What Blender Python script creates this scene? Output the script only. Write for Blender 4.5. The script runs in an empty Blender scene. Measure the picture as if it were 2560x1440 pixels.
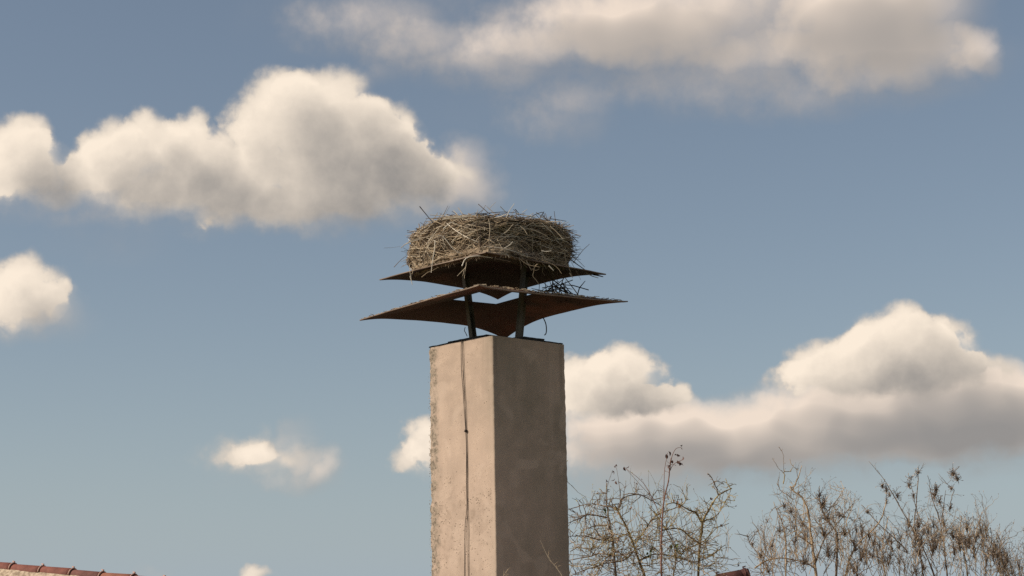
import bpy, math, random
from mathutils import Vector, Matrix, noise as mnoise

scene = bpy.context.scene
col = scene.collection

# ------------------------------------------------------------------ camera
PITCH = math.radians(11.0)
ROLL = 0.018
FOCAL = 4218.0 / 2560.0                      # focal length in picture widths
EYE = Vector((0.0, 0.0, 4.5))
R0 = Vector((1, 0, 0))
F0 = Vector((0, math.cos(PITCH), math.sin(PITCH)))
U0 = Vector((0, -math.sin(PITCH), math.cos(PITCH)))
CR = R0 * math.cos(ROLL) - U0 * math.sin(ROLL)
CU = U0 * math.cos(ROLL) + R0 * math.sin(ROLL)
cam_data = bpy.data.cameras.new('camera')
cam_data.lens = 36.0 * FOCAL
cam_data.sensor_width = 36.0
cam_data.clip_end = 5000.0
cam = bpy.data.objects.new('camera', cam_data)
rot = Matrix((CR, CU, -F0)).transposed()
cam.matrix_world = Matrix.Translation(EYE) @ rot.to_4x4()
col.objects.link(cam)
scene.camera = cam

# ------------------------------------------------------------------ sky
SUN_EL = math.radians(31.0)
SUN_AZ = math.radians(-104.0)                # from +Y, clockwise
world = bpy.data.worlds.new('World')
scene.world = world
world.use_nodes = True
wt = world.node_tree
wt.nodes.clear()


def wn(kind, **kw):
    n = wt.nodes.new(kind)
    for k, v in kw.items():
        setattr(n, k, v)
    return n


def put(sock, v):
    if isinstance(v, bpy.types.NodeSocket):
        wt.links.new(v, sock)
    else:
        sock.default_value = v


def fm(op, a, b=0.0, c=0.0, clamp=False):
    n = wn('ShaderNodeMath', operation=op, use_clamp=clamp)
    put(n.inputs[0], a)
    put(n.inputs[1], b)
    put(n.inputs[2], c)
    return n.outputs[0]


def vm(op, a, b=(0, 0, 0), c=(0, 0, 0)):
    n = wn('ShaderNodeVectorMath', operation=op)
    put(n.inputs[0], a)
    put(n.inputs[1], b)
    if op == 'MULTIPLY_ADD':
        put(n.inputs[2], c)
    return n.outputs['Value'] if op in ('DOT_PRODUCT', 'LENGTH') else n.outputs[0]


def fnoise(vec, scale, detail, rough=0.5, out='Fac', dims='2D'):
    n = wn('ShaderNodeTexNoise', noise_dimensions=dims)
    put(n.inputs['Vector'], vec)
    n.inputs['Scale'].default_value = scale
    n.inputs['Detail'].default_value = detail
    n.inputs['Roughness'].default_value = rough
    return n.outputs[out]


def remap(x, a, b, lo=0.0, hi=1.0, smooth=True):
    n = wn('ShaderNodeMapRange', interpolation_type='SMOOTHSTEP' if smooth else 'LINEAR', clamp=True)
    put(n.inputs['Value'], x)
    for i, v in zip((1, 2, 3, 4), (a, b, lo, hi)):
        put(n.inputs[i], v)
    return n.outputs[0]


def cmix(f, a, b):
    n = wn('ShaderNodeMix', data_type='RGBA')
    put(n.inputs[0], f)
    put(n.inputs[6], a)
    put(n.inputs[7], b)
    return n.outputs[2]


# the cumulus heaps and, behind them, the flat grey veils:
# azimuth, elevation, half width, half height (degrees), thickness
HEAPS = [
    (-16.73, 15.20, 1.36, 1.36, 1.00), (-15.93, 14.66, 1.43, 1.22, 0.90), (-16.56, 14.30, 2.31, 0.95, 0.70), (-13.78, 15.48, 1.09, 1.15, 0.80),
    (-12.46, 15.94, 1.09, 0.98, 0.90), (-11.03, 15.79, 1.22, 1.15, 1.00), (-11.82, 14.57, 3.26, 1.43, 1.00), (-8.83, 14.38, 3.53, 1.29, 0.90),
    (-8.03, 16.67, 1.83, 1.77, 1.00), (-6.22, 16.83, 2.04, 1.77, 1.00), (-4.33, 16.31, 1.43, 1.29, 0.90), (-5.24, 15.23, 2.58, 1.63, 1.00),
    (-7.04, 14.01, 2.31, 1.22, 0.70), (-4.83, 14.83, 2.85, 1.36, 0.80), (-2.03, 14.89, 1.36, 1.09, 0.38), (-3.15, 14.70, 1.49, 1.09, 0.60),
    (-11.40, 13.72, 4.48, 1.09, 0.50), (-6.62, 13.47, 3.80, 0.88, 0.45), (-3.71, 14.29, 3.26, 1.29, 0.40), (-16.43, 10.85, 1.29, 1.29, 1.00),
    (-16.91, 10.11, 1.77, 1.15, 0.70), (-15.19, 10.30, 0.82, 0.82, 0.50), (3.90, 7.72, 1.52, 1.29, 1.30), (2.40, 7.49, 1.56, 1.15, 1.30),
    (4.97, 7.09, 1.36, 0.57, 1.00), (3.48, 7.06, 2.04, 0.57, 0.80), (12.99, 8.51, 1.74, 1.49, 1.20), (14.32, 8.11, 1.29, 1.43, 1.00),
    (11.70, 7.84, 1.70, 1.15, 1.00), (10.38, 7.90, 1.29, 1.15, 0.90), (13.00, 7.65, 2.85, 0.82, 0.80), (15.80, 7.24, 1.36, 0.98, 0.70),
    (9.50, 7.60, 0.95, 0.57, 0.60), (-9.26, 5.38, 1.63, 0.82, 0.42), (-8.73, 5.78, 0.82, 0.75, 0.35), (-8.06, 5.27, 1.49, 0.75, 0.36),
    (-9.12, 15.51, 1.29, 1.15, 0.50), (-13.43, 14.84, 1.63, 1.15, 0.50), (-2.95, 5.83, 0.82, 1.02, 0.90), (-3.43, 5.10, 0.82, 0.61, 0.60),
    (-8.68, 1.48, 0.68, 0.35, 0.60),
]
VEILS = [
    (-1.75, 14.96, 1.70, 1.36, 0.80), (8.26, 19.96, 7.06, 1.77, 0.90), (13.47, 19.29, 3.67, 2.17, 1.00), (3.30, 19.81, 4.62, 1.36, 0.60),
    (-1.70, 18.85, 3.26, 1.22, 0.45), (1.66, 16.72, 2.04, 1.15, 0.32), (-5.24, 19.91, 3.12, 1.09, 0.36), (16.32, 17.98, 0.82, 0.95, 0.40),
    (10.91, 17.67, 7.06, 1.49, 0.65), (4.11, 18.45, 5.43, 1.49, 0.35), (-2.68, 20.05, 7.06, 1.77, 0.30), (0.83, 17.61, 4.48, 1.90, 0.16),
    (5.87, 5.92, 5.16, 1.29, 0.80), (10.28, 6.04, 5.43, 1.43, 0.90), (13.94, 6.22, 4.08, 1.56, 0.90), (4.23, 5.22, 3.80, 1.36, 0.50),
    (16.88, 6.47, 2.04, 1.63, 0.60), (4.77, 5.08, 5.16, 1.49, 0.35), (11.55, 5.26, 6.25, 1.36, 0.40), (16.06, 5.47, 2.45, 1.49, 0.40),
    (15.39, 6.81, 2.31, 1.36, 0.60), (12.84, 7.19, 4.48, 1.22, 0.90), (3.74, 6.72, 3.12, 0.95, 0.70), (-7.46, 5.93, 0.68, 0.95, 0.40),
    (-7.12, 4.87, 1.49, 0.88, 0.40), (-6.52, 5.06, 0.54, 0.68, 0.25), (-8.19, 5.01, 3.12, 1.09, 0.20), (-12.06, 1.60, 0.75, 0.27, 0.35),
    (-15.37, 13.77, 4.08, 0.95, 0.35), (-13.50, 12.53, 2.31, 0.95, 0.20), (-16.26, 9.81, 2.45, 0.82, 0.35), (-2.74, 14.02, 3.53, 1.22, 0.30),
    (-4.82, 18.18, 0.95, 0.61, 0.30),
]

tc = wn('ShaderNodeTexCoord')
sep = wn('ShaderNodeSeparateXYZ')
wt.links.new(tc.outputs['Generated'], sep.inputs[0])
dx, dy, dz = sep.outputs
azim = fm('MULTIPLY', fm('ARCTAN2', dx, dy), 180 / math.pi)
elev = fm('MULTIPLY', fm('ARCSINE', dz), 180 / math.pi)
comb = wn('ShaderNodeCombineXYZ')
put(comb.inputs[0], azim)
put(comb.inputs[1], elev)
P0 = comb.outputs[0]
# away from the puffs the same cloud field goes on by chance
side = fm('MULTIPLY', remap(fm('ABSOLUTE', azim), 19.0, 24.0, 1.0, 0.0), remap(elev, 21.5, 26.0, 1.0, 0.0))


def cloud(p, puffs, warp, detail, least=0.0, extra=0.0, tall=.8):
    wv = fnoise(p, 0.55, detail, 0.52, 'Color')
    q = vm('ADD', p, vm('MULTIPLY', vm('SUBTRACT', wv, (.5, .5, .5)), (warp, warp * tall, 0)))
    acc = None
    for a, e, rx, ry, w in puffs:
        if w < least:
            continue
        rx, ry = rx * 1.12, ry * 1.12
        t = vm('MULTIPLY_ADD', q, (1 / rx, 1 / ry, 0), (-a / rx, -e / ry, 0))
        t = fm('MULTIPLY_ADD', vm('DOT_PRODUCT', t, t), -1.0, 1.0, clamp=True)
        acc = fm('MULTIPLY', t, w) if acc is None else fm('MULTIPLY_ADD', t, w, acc)
    far = fnoise(vm('MULTIPLY', q, (.11, .2, 0)), 1.0, 3.0)
    far = remap(far, .50 + extra, .72 + extra, 0.0, 1.6)
    return fm('ADD', fm('MULTIPLY', acc, side), fm('MULTIPLY', far, fm('SUBTRACT', 1.0, side)))


sky = wn('ShaderNodeTexSky', sky_type='NISHITA', sun_disc=False, sun_elevation=SUN_EL,
         sun_rotation=SUN_AZ, altitude=100.0, air_density=1.0, dust_density=0.6, ozone_density=1.0)
air = vm('MULTIPLY_ADD', sky.outputs[0], (.66, .62, .59), (.71, .84, 1.0))
low = fm('POWER', math.e, fm('MULTIPLY', fm('MAXIMUM', elev, 0.0), -.165))
air = cmix(fm('MULTIPLY', low, .96), air, (3.55, 4.4, 5.15, 1))

bump = fm('SUBTRACT', fnoise(P0, 1.1, 7.0, 0.58), .5)
# veils: soft all round, only a little self-shadow
vd = cloud(P0, VEILS, 2.2, 4.0, extra=.03, tall=.4)
vt = cloud(vm('ADD', P0, (-.5, 1.0, 0)), VEILS, 2.2, 1.0, .3, .03, .4)
vlit = fm('POWER', math.e, fm('MULTIPLY', vt, -.95))
vlit = fm('MULTIPLY', vlit, remap(vd, .15, 1.0, .35, 1.0))
vdb = fm('MULTIPLY_ADD', fm('MULTIPLY', bump, remap(vd, 0.0, .4)), .5, vd)
va = fm('MULTIPLY', remap(vdb, 0.0, 1.35), .97)
veil_col = cmix(remap(vlit, .1, .75, 0.0, 1.0, False), (3.0, 2.85, 2.75, 1), (8.8, 7.4, 6.2, 1))
# heaps: crisp on the sunny side, soft below
dens = cloud(P0, HEAPS, 1.5, 5.0)
dens_b = fm('MULTIPLY_ADD', fm('MULTIPLY', bump, remap(dens, 0.0, .3)), .46, dens)
tau1 = cloud(vm('ADD', P0, (-.45, .5, 0)), HEAPS, 1.5, 4.0)
tau2 = cloud(vm('ADD', P0, (-1.1, 1.25, 0)), HEAPS, 1.5, 1.0, .55)
tau = fm('ADD', fm('MULTIPLY', tau1, .55), fm('MULTIPLY', tau2, .75))
lit = fm('POWER', math.e, fm('MULTIPLY', tau, -.47))
lit = fm('MULTIPLY_ADD', bump, .24, lit)
edge = remap(fm('SUBTRACT', tau1, dens), -.25, .3, .6, 1.75)
alpha = remap(dens_b, 0.0, edge)
body = remap(lit, .12, .95, 0.0, 1.0, False)
body = fm('MULTIPLY', body, remap(dens, .1, .9, .5, 1.0))
heap_col = cmix(body, (2.5, 2.42, 2.38, 1), (9.7, 8.4, 6.95, 1))

bg = wn('ShaderNodeBackground')
bg.inputs['Strength'].default_value = 0.10
put(bg.inputs['Color'], cmix(alpha, cmix(va, air, veil_col), heap_col))
out = wn('ShaderNodeOutputWorld')
wt.links.new(bg.outputs[0], out.inputs['Surface'])
world.cycles.sampling_method = 'MANUAL'
world.cycles.sample_map_resolution = 512

# ------------------------------------------------------------------ sun
sun_dir = Vector((math.sin(SUN_AZ) * math.cos(SUN_EL), math.cos(SUN_AZ) * math.cos(SUN_EL), math.sin(SUN_EL)))
sd = bpy.data.lights.new('sun', 'SUN')
sd.energy = 4.3
sd.angle = math.radians(0.55)
sd.color = (1.0, 0.90, 0.77)
sun = bpy.data.objects.new('sun', sd)
sun.rotation_euler = sun_dir.to_track_quat('Z', 'Y').to_euler()
sun.location = (-20, -5, 30)
col.objects.link(sun)

scene.view_settings.view_transform = 'Standard'
scene.view_settings.look = 'None'
scene.view_settings.exposure = 0.0
scene.view_settings.gamma = 1.0
scene.cycles.use_adaptive_sampling = True
scene.cycles.adaptive_threshold = 0.007
scene.cycles.adaptive_min_samples = 12
scene.cycles.use_denoising = False
scene.cycles.max_bounces = 6

# ------------------------------------------------------------------ helpers
rnd = random.Random(11)


def at(x, y, Y):
    """World point seen at photo position x, y (2560 wide) on the plane at depth Y."""
    d = F0 + CR * ((x - 1280.0) / 4218.0) + CU * ((720.0 - y) / 4218.0)
    return EYE + d * (Y / d.y)


class Mesh:
    def __init__(self):
        self.v, self.f, self.m = [], [], []

    def face(self, idx, mat=0):
        self.f.append(idx)
        self.m.append(mat)

    def box(self, lo, hi, mat=0, M=None):
        b = len(self.v)
        for z in (lo[2], hi[2]):
            for y in (lo[1], hi[1]):
                for x in (lo[0], hi[0]):
                    p = Vector((x, y, z))
                    self.v.append(M @ p if M else p)
        for q in ((0, 2, 3, 1), (4, 5, 7, 6), (0, 1, 5, 4), (2, 6, 7, 3), (0, 4, 6, 2), (1, 3, 7, 5)):
            self.face([b + i for i in q], mat)

    def tube(self, pts, rad, sides=5, mat=0, cap=True):
        n = len(pts)
        pts = [Vector(p) for p in pts]
        if not isinstance(rad, (list, tuple)):
            rad = [rad] * n
        t = (pts[1] - pts[0]).normalized()
        up = Vector((0, 0, 1)) if abs(t.z) < .9 else Vector((1, 0, 0))
        a = t.cross(up).normalized()
        b0 = len(self.v)
        for i in range(n):
            if i == 0:
                t = pts[1] - pts[0]
            elif i == n - 1:
                t = pts[-1] - pts[-2]
            else:
                t = pts[i + 1] - pts[i - 1]
            if t.length < 1e-9:
                t = Vector((0, 0, 1))
            t.normalize()
            a = a - t * a.dot(t)
            if a.length < 1e-6:
                a = t.orthogonal()
            a.normalize()
            c = t.cross(a)
            for k in range(sides):
                w = 2 * math.pi * k / sides
                self.v.append(pts[i] + (a * math.cos(w) + c * math.sin(w)) * rad[i])
        for i in range(n - 1):
            for k in range(sides):
                k2 = (k + 1) % sides
                self.face([b0 + i * sides + k, b0 + i * sides + k2, b0 + (i + 1) * sides + k2, b0 + (i + 1) * sides + k], mat)
        if cap:
            self.face([b0 + k for k in reversed(range(sides))], mat)
            self.face([b0 + (n - 1) * sides + k for k in range(sides)], mat)

    def blob(self, c, r, mat=0, axis=None, stretch=1.0):
        """Small eight-sided grain."""
        b = len(self.v)
        ax = Vector(axis).normalized() if axis is not None else Vector((rnd.gauss(0, 1), rnd.gauss(0, 1), rnd.gauss(0, 1))).normalized()
        u = ax.orthogonal().normalized()
        w = ax.cross(u)
        self.v.append(c + ax * r * stretch)
        for k in range(4):
            an = k * math.pi / 2 + rnd.random()
            q = r * rnd.uniform(.7, 1.15)
            self.v.append(c + (u * math.cos(an) + w * math.sin(an)) * q)
        self.v.append(c - ax * r * stretch)
        for k in range(4):
            self.face([b, b + 1 + k, b + 1 + (k + 1) % 4], mat)
            self.face([b + 5, b + 1 + (k + 1) % 4, b + 1 + k], mat)

    def leaf(self, base, d, length, width, mat=0, curl=.25):
        """Thin folded leaf with a midrib."""
        d = d.normalized()
        s = d.cross(Vector((rnd.gauss(0, 1), rnd.gauss(0, 1), rnd.gauss(0, 1))))
        s = s.normalized() if s.length > 1e-6 else d.orthogonal().normalized()
        n = d.cross(s)
        b = len(self.v)
        for t, w, h in ((0, .05, 0), (.3, .42, .05), (.65, .45, -.02), (1, .03, -.15)):
            c = base + d * (length * t) + n * (length * h * curl * 3)
            self.v += [c - s * w * width + n * width * w * curl, c, c + s * w * width + n * width * w * curl]
        for i in range(3):
            for k in range(2):
                self.face([b + i * 3 + k, b + i * 3 + k + 1, b + i * 3 + 4 + k, b + i * 3 + 3 + k], mat)

    def build(self, name, mats, parent=None, smooth=False, shadeless=False):
        me = bpy.data.meshes.new(name)
        me.from_pydata([tuple(p) for p in self.v], [], self.f)
        if not isinstance(mats, (list, tuple)):
            mats = [mats]
        for m in mats:
            me.materials.append(m)
        if len(mats) > 1:
            me.polygons.foreach_set('material_index', self.m)
        if smooth:
            me.polygons.foreach_set('use_smooth', [True] * len(self.f))
        me.update()
        o = bpy.data.objects.new(name, me)
        col.objects.link(o)
        if parent:
            o.parent = parent
        return o


def thing(name, loc, label, cat, group=None, rz=0.0):
    o = bpy.data.objects.new(name, None)
    o.empty_display_size = .2
    o.location = loc
    o.rotation_euler = (0, 0, rz)
    col.objects.link(o)
    tag(o, label, cat, group)
    return o


def tag(o, label=None, cat=None, group=None, kind=None):
    if label:
        o['label'] = label
    if cat:
        o['category'] = cat
    if group:
        o['group'] = group
    if kind:
        o['kind'] = kind
    return o


def spline(pts, per=5):
    """Catmull-Rom through the points."""
    pts = [Vector(p) for p in pts]
    if len(pts) < 3:
        return [pts[0].lerp(pts[-1], i / per) for i in range(per + 1)]
    ext = [pts[0] * 2 - pts[1]] + pts + [pts[-1] * 2 - pts[-2]]
    res = []
    for i in range(1, len(ext) - 2):
        p0, p1, p2, p3 = ext[i - 1:i + 3]
        for k in range(per):
            t = k / per
            res.append(.5 * ((2 * p1) + (p2 - p0) * t + (2 * p0 - 5 * p1 + 4 * p2 - p3) * t * t + (3 * p1 - p0 - 3 * p2 + p3) * t ** 3))
    res.append(pts[-1])
    return res


class Mat:
    """Small wrapper that builds a principled material out of nodes."""

    def __init__(self, name, rough=.85, spec=.3):
        self.m = bpy.data.materials.new(name)
        self.m.use_nodes = True
        self.t = self.m.node_tree
        self.b = self.t.nodes['Principled BSDF']
        self.b.inputs['Roughness'].default_value = rough
        self.b.inputs['Specular IOR Level'].default_value = spec
        self.tc = self.t.nodes.new('ShaderNodeTexCoord').outputs['Object']

    def put(self, s, v):
        if isinstance(v, bpy.types.NodeSocket):
            self.t.links.new(v, s)
        else:
            if isinstance(v, (tuple, list)) and len(v) == 3 and s.type == 'RGBA':
                v = (*v, 1)
            s.default_value = v

    def noise(self, scale, detail=4, rough=.55, vec=None, stretch=None, out='Fac', dist=0.0):
        n = self.t.nodes.new('ShaderNodeTexNoise')
        v = vec or self.tc
        if stretch:
            mp = self.t.nodes.new('ShaderNodeMapping')
            mp.inputs['Scale'].default_value = stretch
            self.put(mp.inputs['Vector'], v)
            v = mp.outputs[0]
        self.put(n.inputs['Vector'], v)
        n.inputs['Scale'].default_value = scale
        n.inputs['Detail'].default_value = detail
        n.inputs['Roughness'].default_value = rough
        n.inputs['Distortion'].default_value = dist
        return n.outputs[out]

    def voronoi(self, scale, vec=None, out='Distance'):
        n = self.t.nodes.new('ShaderNodeTexVoronoi')
        self.put(n.inputs['Vector'], vec or self.tc)
        n.inputs['Scale'].default_value = scale
        return n.outputs[out]

    def rng(self, x, a, b, lo=0.0, hi=1.0):
        n = self.t.nodes.new('ShaderNodeMapRange')
        n.interpolation_type = 'SMOOTHSTEP'
        self.put(n.inputs[0], x)
        for i, v in zip((1, 2, 3, 4), (a, b, lo, hi)):
            self.put(n.inputs[i], v)
        return n.outputs[0]

    def math(self, op, a, b=0.0):
        n = self.t.nodes.new('ShaderNodeMath')
        n.operation = op
        self.put(n.inputs[0], a)
        self.put(n.inputs[1], b)
        return n.outputs[0]

    def mix(self, f, a, b):
        n = self.t.nodes.new('ShaderNodeMix')
        n.data_type = 'RGBA'
        self.put(n.inputs[0], f)
        self.put(n.inputs[6], a)
        self.put(n.inputs[7], b)
        return n.outputs[2]

    def sep(self, v=None):
        n = self.t.nodes.new('ShaderNodeSeparateXYZ')
        self.put(n.inputs[0], v or self.tc)
        return n.outputs

    def color(self, c):
        self.put(self.b.inputs['Base Color'], c)
        return self

    def bump(self, h, strength=.4, dist=.01):
        n = self.t.nodes.new('ShaderNodeBump')
        n.inputs['Strength'].default_value = strength
        n.inputs['Distance'].default_value = dist
        self.put(n.inputs['Height'], h)
        self.put(self.b.inputs['Normal'], n.outputs[0])
        return self


def two_tone(name, a, b, scale, rough=.85, bump=0.0, detail=4, lo=.35, hi=.65, spec=.3):
    m = Mat(name, rough, spec)
    f = m.noise(scale, detail)
    m.color(m.mix(m.rng(f, lo, hi), a, b))
    if bump:
        m.bump(f, bump, .01)
    return m.m


# ------------------------------------------------------------------ materials
def plaster_material():
    m = Mat('tan_render', .93, .15)
    big = m.noise(2.2, 5, .6)
    mid = m.noise(9, 6, .65)
    fine = m.noise(60, 4, .7)
    base = m.mix(m.rng(big, .3, .7), (.41, .315, .245), (.50, .38, .295))
    base = m.mix(m.rng(mid, .42, .75, 0, .5), base, (.56, .43, .33))
    # green-grey algae film in broad patches; also deepens the right face's shade in colour
    alg_shade = m.noise(1.25, 4, .6, stretch=(1, 1, .8))
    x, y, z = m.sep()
    base = m.mix(m.math('MULTIPLY', m.rng(alg_shade, .36, .64, 0, .8), m.rng(x, .2, .325)), base, (.265, .222, .168))
    # paler run marks
    run = m.noise(7, 3, .6, stretch=(1, 1, .06))
    base = m.mix(m.rng(run, .56, .72, 0, .28), base, (.58, .45, .35))
    # darker blotch band where the render is pitted, and pits in it
    band = m.math('MULTIPLY', m.rng(z, -1.62, -1.36), m.rng(z, -1.22, -.75, 1, 0))
    sunny = m.rng(x, .30, .325, 1, .06)
    band = m.math('MULTIPLY', band, sunny)
    dots = m.voronoi(62)
    keep = m.rng(m.noise(9, 4, .7), .48, .66)
    pits = m.math('MULTIPLY', m.rng(dots, .16, .34, 1, 0), m.math('MULTIPLY', keep, m.math('ADD', m.math('MULTIPLY', band, .95), m.math('MULTIPLY', sunny, .25))))
    base = m.mix(pits, base, (.13, .095, .07))
    blot = m.math('MULTIPLY', band, m.rng(m.noise(15, 5, .65), .45, .68, 0, .5))
    base = m.mix(blot, base, (.25, .185, .135))
    # weathered arris: grey, rough strip at the far left corner
    edge = m.math('SUBTRACT', m.math('MULTIPLY', x, -1), m.math('MULTIPLY', m.noise(14, 5, .7), .13))
    strip = m.rng(edge, .15, .205)
    rough_c = m.mix(m.rng(m.noise(70, 4, .7), .4, .6), (.15, .125, .095), (.36, .29, .22))
    base = m.mix(m.math('MULTIPLY', strip, m.rng(m.noise(22, 4, .7), .36, .56, .2, .95)), base, rough_c)
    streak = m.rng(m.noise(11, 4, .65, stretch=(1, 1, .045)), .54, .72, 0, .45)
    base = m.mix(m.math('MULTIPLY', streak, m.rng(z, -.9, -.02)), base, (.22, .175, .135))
    patch = m.math('MULTIPLY', m.rng(m.noise(3.1, 2, .4, dist=.6), .55, .60), .3)
    base = m.mix(patch, base, (.60, .47, .37))
    # hairline crack marks
    wv = m.noise(3.2, 6, .7, stretch=(1, 1, 2.2))
    crack = m.rng(m.math('ABSOLUTE', m.math('SUBTRACT', wv, .5)), 0.0, .005, 1, 0)
    gate = m.rng(m.noise(1.7, 2), .52, .6)
    base = m.mix(m.math('MULTIPLY', m.math('MULTIPLY', crack, gate), .6), base, (.14, .1, .075))
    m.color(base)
    h = m.math('ADD', m.math('MULTIPLY', mid, .7), m.math('MULTIPLY', fine, .1))
    h = m.math('SUBTRACT', h, m.math('MULTIPLY', pits, 1.2))
    m.bump(h, .55, .008)
    return m.m


def rust_material(name, a, b, c, d):
    m = Mat(name, .8, .3)
    n1 = m.noise(4.5, 6, .65)
    n2 = m.noise(22, 5, .7)
    base = m.mix(m.rng(n1, .35, .65), a, b)
    base = m.mix(m.rng(n2, .5, .75, 0, .2), base, c)
    base = m.mix(m.rng(m.noise(2.1, 4, .6), .5, .68, 0, .65), base, d)
    m.color(base)
    m.bump(n1, .1, .004)
    return m.m


M = {}
M['plaster'] = plaster_material()
M['rust'] = rust_material('rusted_sheet_steel', (.055, .032, .026), (.085, .049, .037), (.045, .027, .023), (.22, .088, .052))
M['rim'] = rust_material('worn_sheet_edge', (.16, .11, .08), (.26, .19, .14), (.09, .05, .035), (.32, .25, .19))
M['post'] = rust_material('weathered_angle_steel', (.10, .088, .075), (.17, .145, .12), (.08, .05, .04), (.22, .185, .15))
M['slab'] = two_tone('dark_bitumen_felt', (.022, .021, .02), (.05, .045, .04), 14, .9, .4)
M['wire'] = two_tone('dark_wire', (.03, .022, .018), (.055, .04, .03), 30, .7)
M['soil'] = None
ms = Mat('packed_hay_and_soil', .95, .1)
_f = ms.noise(26, 6, .7)
_g = ms.noise(6, 4, .6)
_c = ms.mix(ms.rng(_f, .35, .68), (.045, .03, .018), (.23, .165, .105))
_c = ms.mix(ms.rng(_g, .45, .7, 0, .7), _c, (.12, .085, .055))
ms.color(_c).bump(_f, 1.0, .03)
M['soil'] = ms.m
M['moss'] = two_tone('matted_hay_and_moss', (.11, .08, .05), (.36, .27, .18), 30, .95, .9, 6)
TW = [two_tone('straw_twig', (.46, .37, .26), (.58, .48, .35), 9, .8),
      two_tone('tan_twig', (.31, .235, .15), (.44, .335, .22), 9, .85),
      two_tone('brown_twig', (.16, .11, .07), (.28, .2, .13), 9, .85),
      two_tone('dark_twig', (.045, .032, .024), (.10, .07, .05), 9, .85),
      two_tone('bleached_twig', (.62, .55, .45), (.74, .66, .54), 9, .75)]
M['stone'] = two_tone('pale_grit', (.30, .24, .18), (.62, .52, .42), 60, .8)
M['pit'] = two_tone('dark_grit', (.11, .085, .065), (.22, .17, .13), 60, .9)
M['bark_lichen'] = two_tone('ochre_lichened_bark', (.15, .105, .05), (.44, .335, .155), 16, .9, .6, 5, .38, .62)
M['bark_grey'] = two_tone('grey_brown_bark', (.10, .070, .048), (.30, .22, .15), 18, .9, .6)
M['bark_tan'] = two_tone('tan_bark', (.31, .22, .13), (.54, .405, .26), 14, .9, .5)
M['bark_red'] = two_tone('reddish_cane', (.16, .075, .05), (.27, .14, .095), 12, .7)
M['seed'] = two_tone('mauve_brown_seed', (.34, .26, .215), (.54, .44, .375), 20, .85)
M['seed_dark'] = two_tone('dark_seed', (.11, .08, .066), (.21, .155, .125), 20, .85)
M['seed_pale'] = two_tone('straw_husk', (.42, .33, .23), (.55, .45, .34), 20, .85)
M['lichen'] = two_tone('yellow_green_lichen', (.30, .27, .09), (.48, .42, .17), 25, .9)
M['dead_leaf'] = two_tone('dark_dead_leaf', (.055, .03, .028), (.14, .07, .05), 25, .7)
M['rust_leaf'] = two_tone('rust_leaf', (.28, .11, .05), (.42, .2, .08), 25, .7)
M['green_leaf'] = two_tone('green_leaf', (.055, .09, .025), (.13, .17, .05), 25, .6)
M['tile'] = two_tone('red_clay_tile', (.135, .043, .03), (.22, .075, .052), 7, .75, .3, 6)
M['dark_tile'] = two_tone('dark_red_tile', (.06, .024, .02), (.11, .042, .034), 9, .8, .3, 6)  # darker red tone for the right house's ridge tiles and end cap
M['tile_b'] = two_tone('orange_clay_tile', (.17, .06, .038), (.27, .105, .065), 8, .75, .3, 6)
M['tile_c'] = two_tone('brown_clay_tile', (.10, .040, .032), (.17, .07, .055), 8, .8, .3, 6)
M['tile_lip'] = two_tone('worn_clay_lip', (.40, .20, .15), (.58, .36, .28), 30, .8, .3)
M['mortar'] = two_tone('lichened_mortar', (.30, .22, .15), (.60, .47, .34), 16, .95, .9, 6)
M['wall'] = two_tone('farmhouse_render', (.42, .36, .28), (.52, .45, .36), 2.5, .9, .3)
M['glass'] = two_tone('dark_window_glass', (.02, .025, .03), (.03, .035, .04), 3, .08)
M['grass'] = two_tone('meadow_grass', (.05, .075, .025), (.115, .12, .045), 1.4, .95, .6, 8)

# ------------------------------------------------------------------ ground
g = Mesh()
N, S = 40, 1600.0
for j in range(N + 1):
    for i in range(N + 1):
        x = (i / N * 2 - 1)
        y = (j / N * 2 - 1)
        x = math.copysign(abs(x) ** 2.2, x) * S
        y = math.copysign(abs(y) ** 2.2, y) * S
        g.v.append(Vector((x, y, .12 * mnoise.noise(Vector((x * .08, y * .08, 0))))))
for j in range(N):
    for i in range(N):
        a = j * (N + 1) + i
        g.face([a, a + 1, a + N + 2, a + N + 1])
tag(g.build('ground', M['grass'], smooth=True), kind='structure')

# ------------------------------------------------------------------ chimney
YAW = math.radians(-47.1)
HALF = .336
CY = 11.6
CORNER = Matrix.Rotation(YAW, 3, 'Z') @ Vector((HALF, -HALF, 0))
near_top = at(1232, 838, CY + CORNER.y)
CX = near_top.x - CORNER.x
ZT = near_top.z                              # top of the shaft
ROOF_Z = 3.5                                 # the shaft goes down to the roof, below the picture
chim = thing('chimney', (CX, CY, ZT), 'square tan rendered chimney stack carrying two rusty hoods and the nest', 'chimney', rz=YAW)


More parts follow.
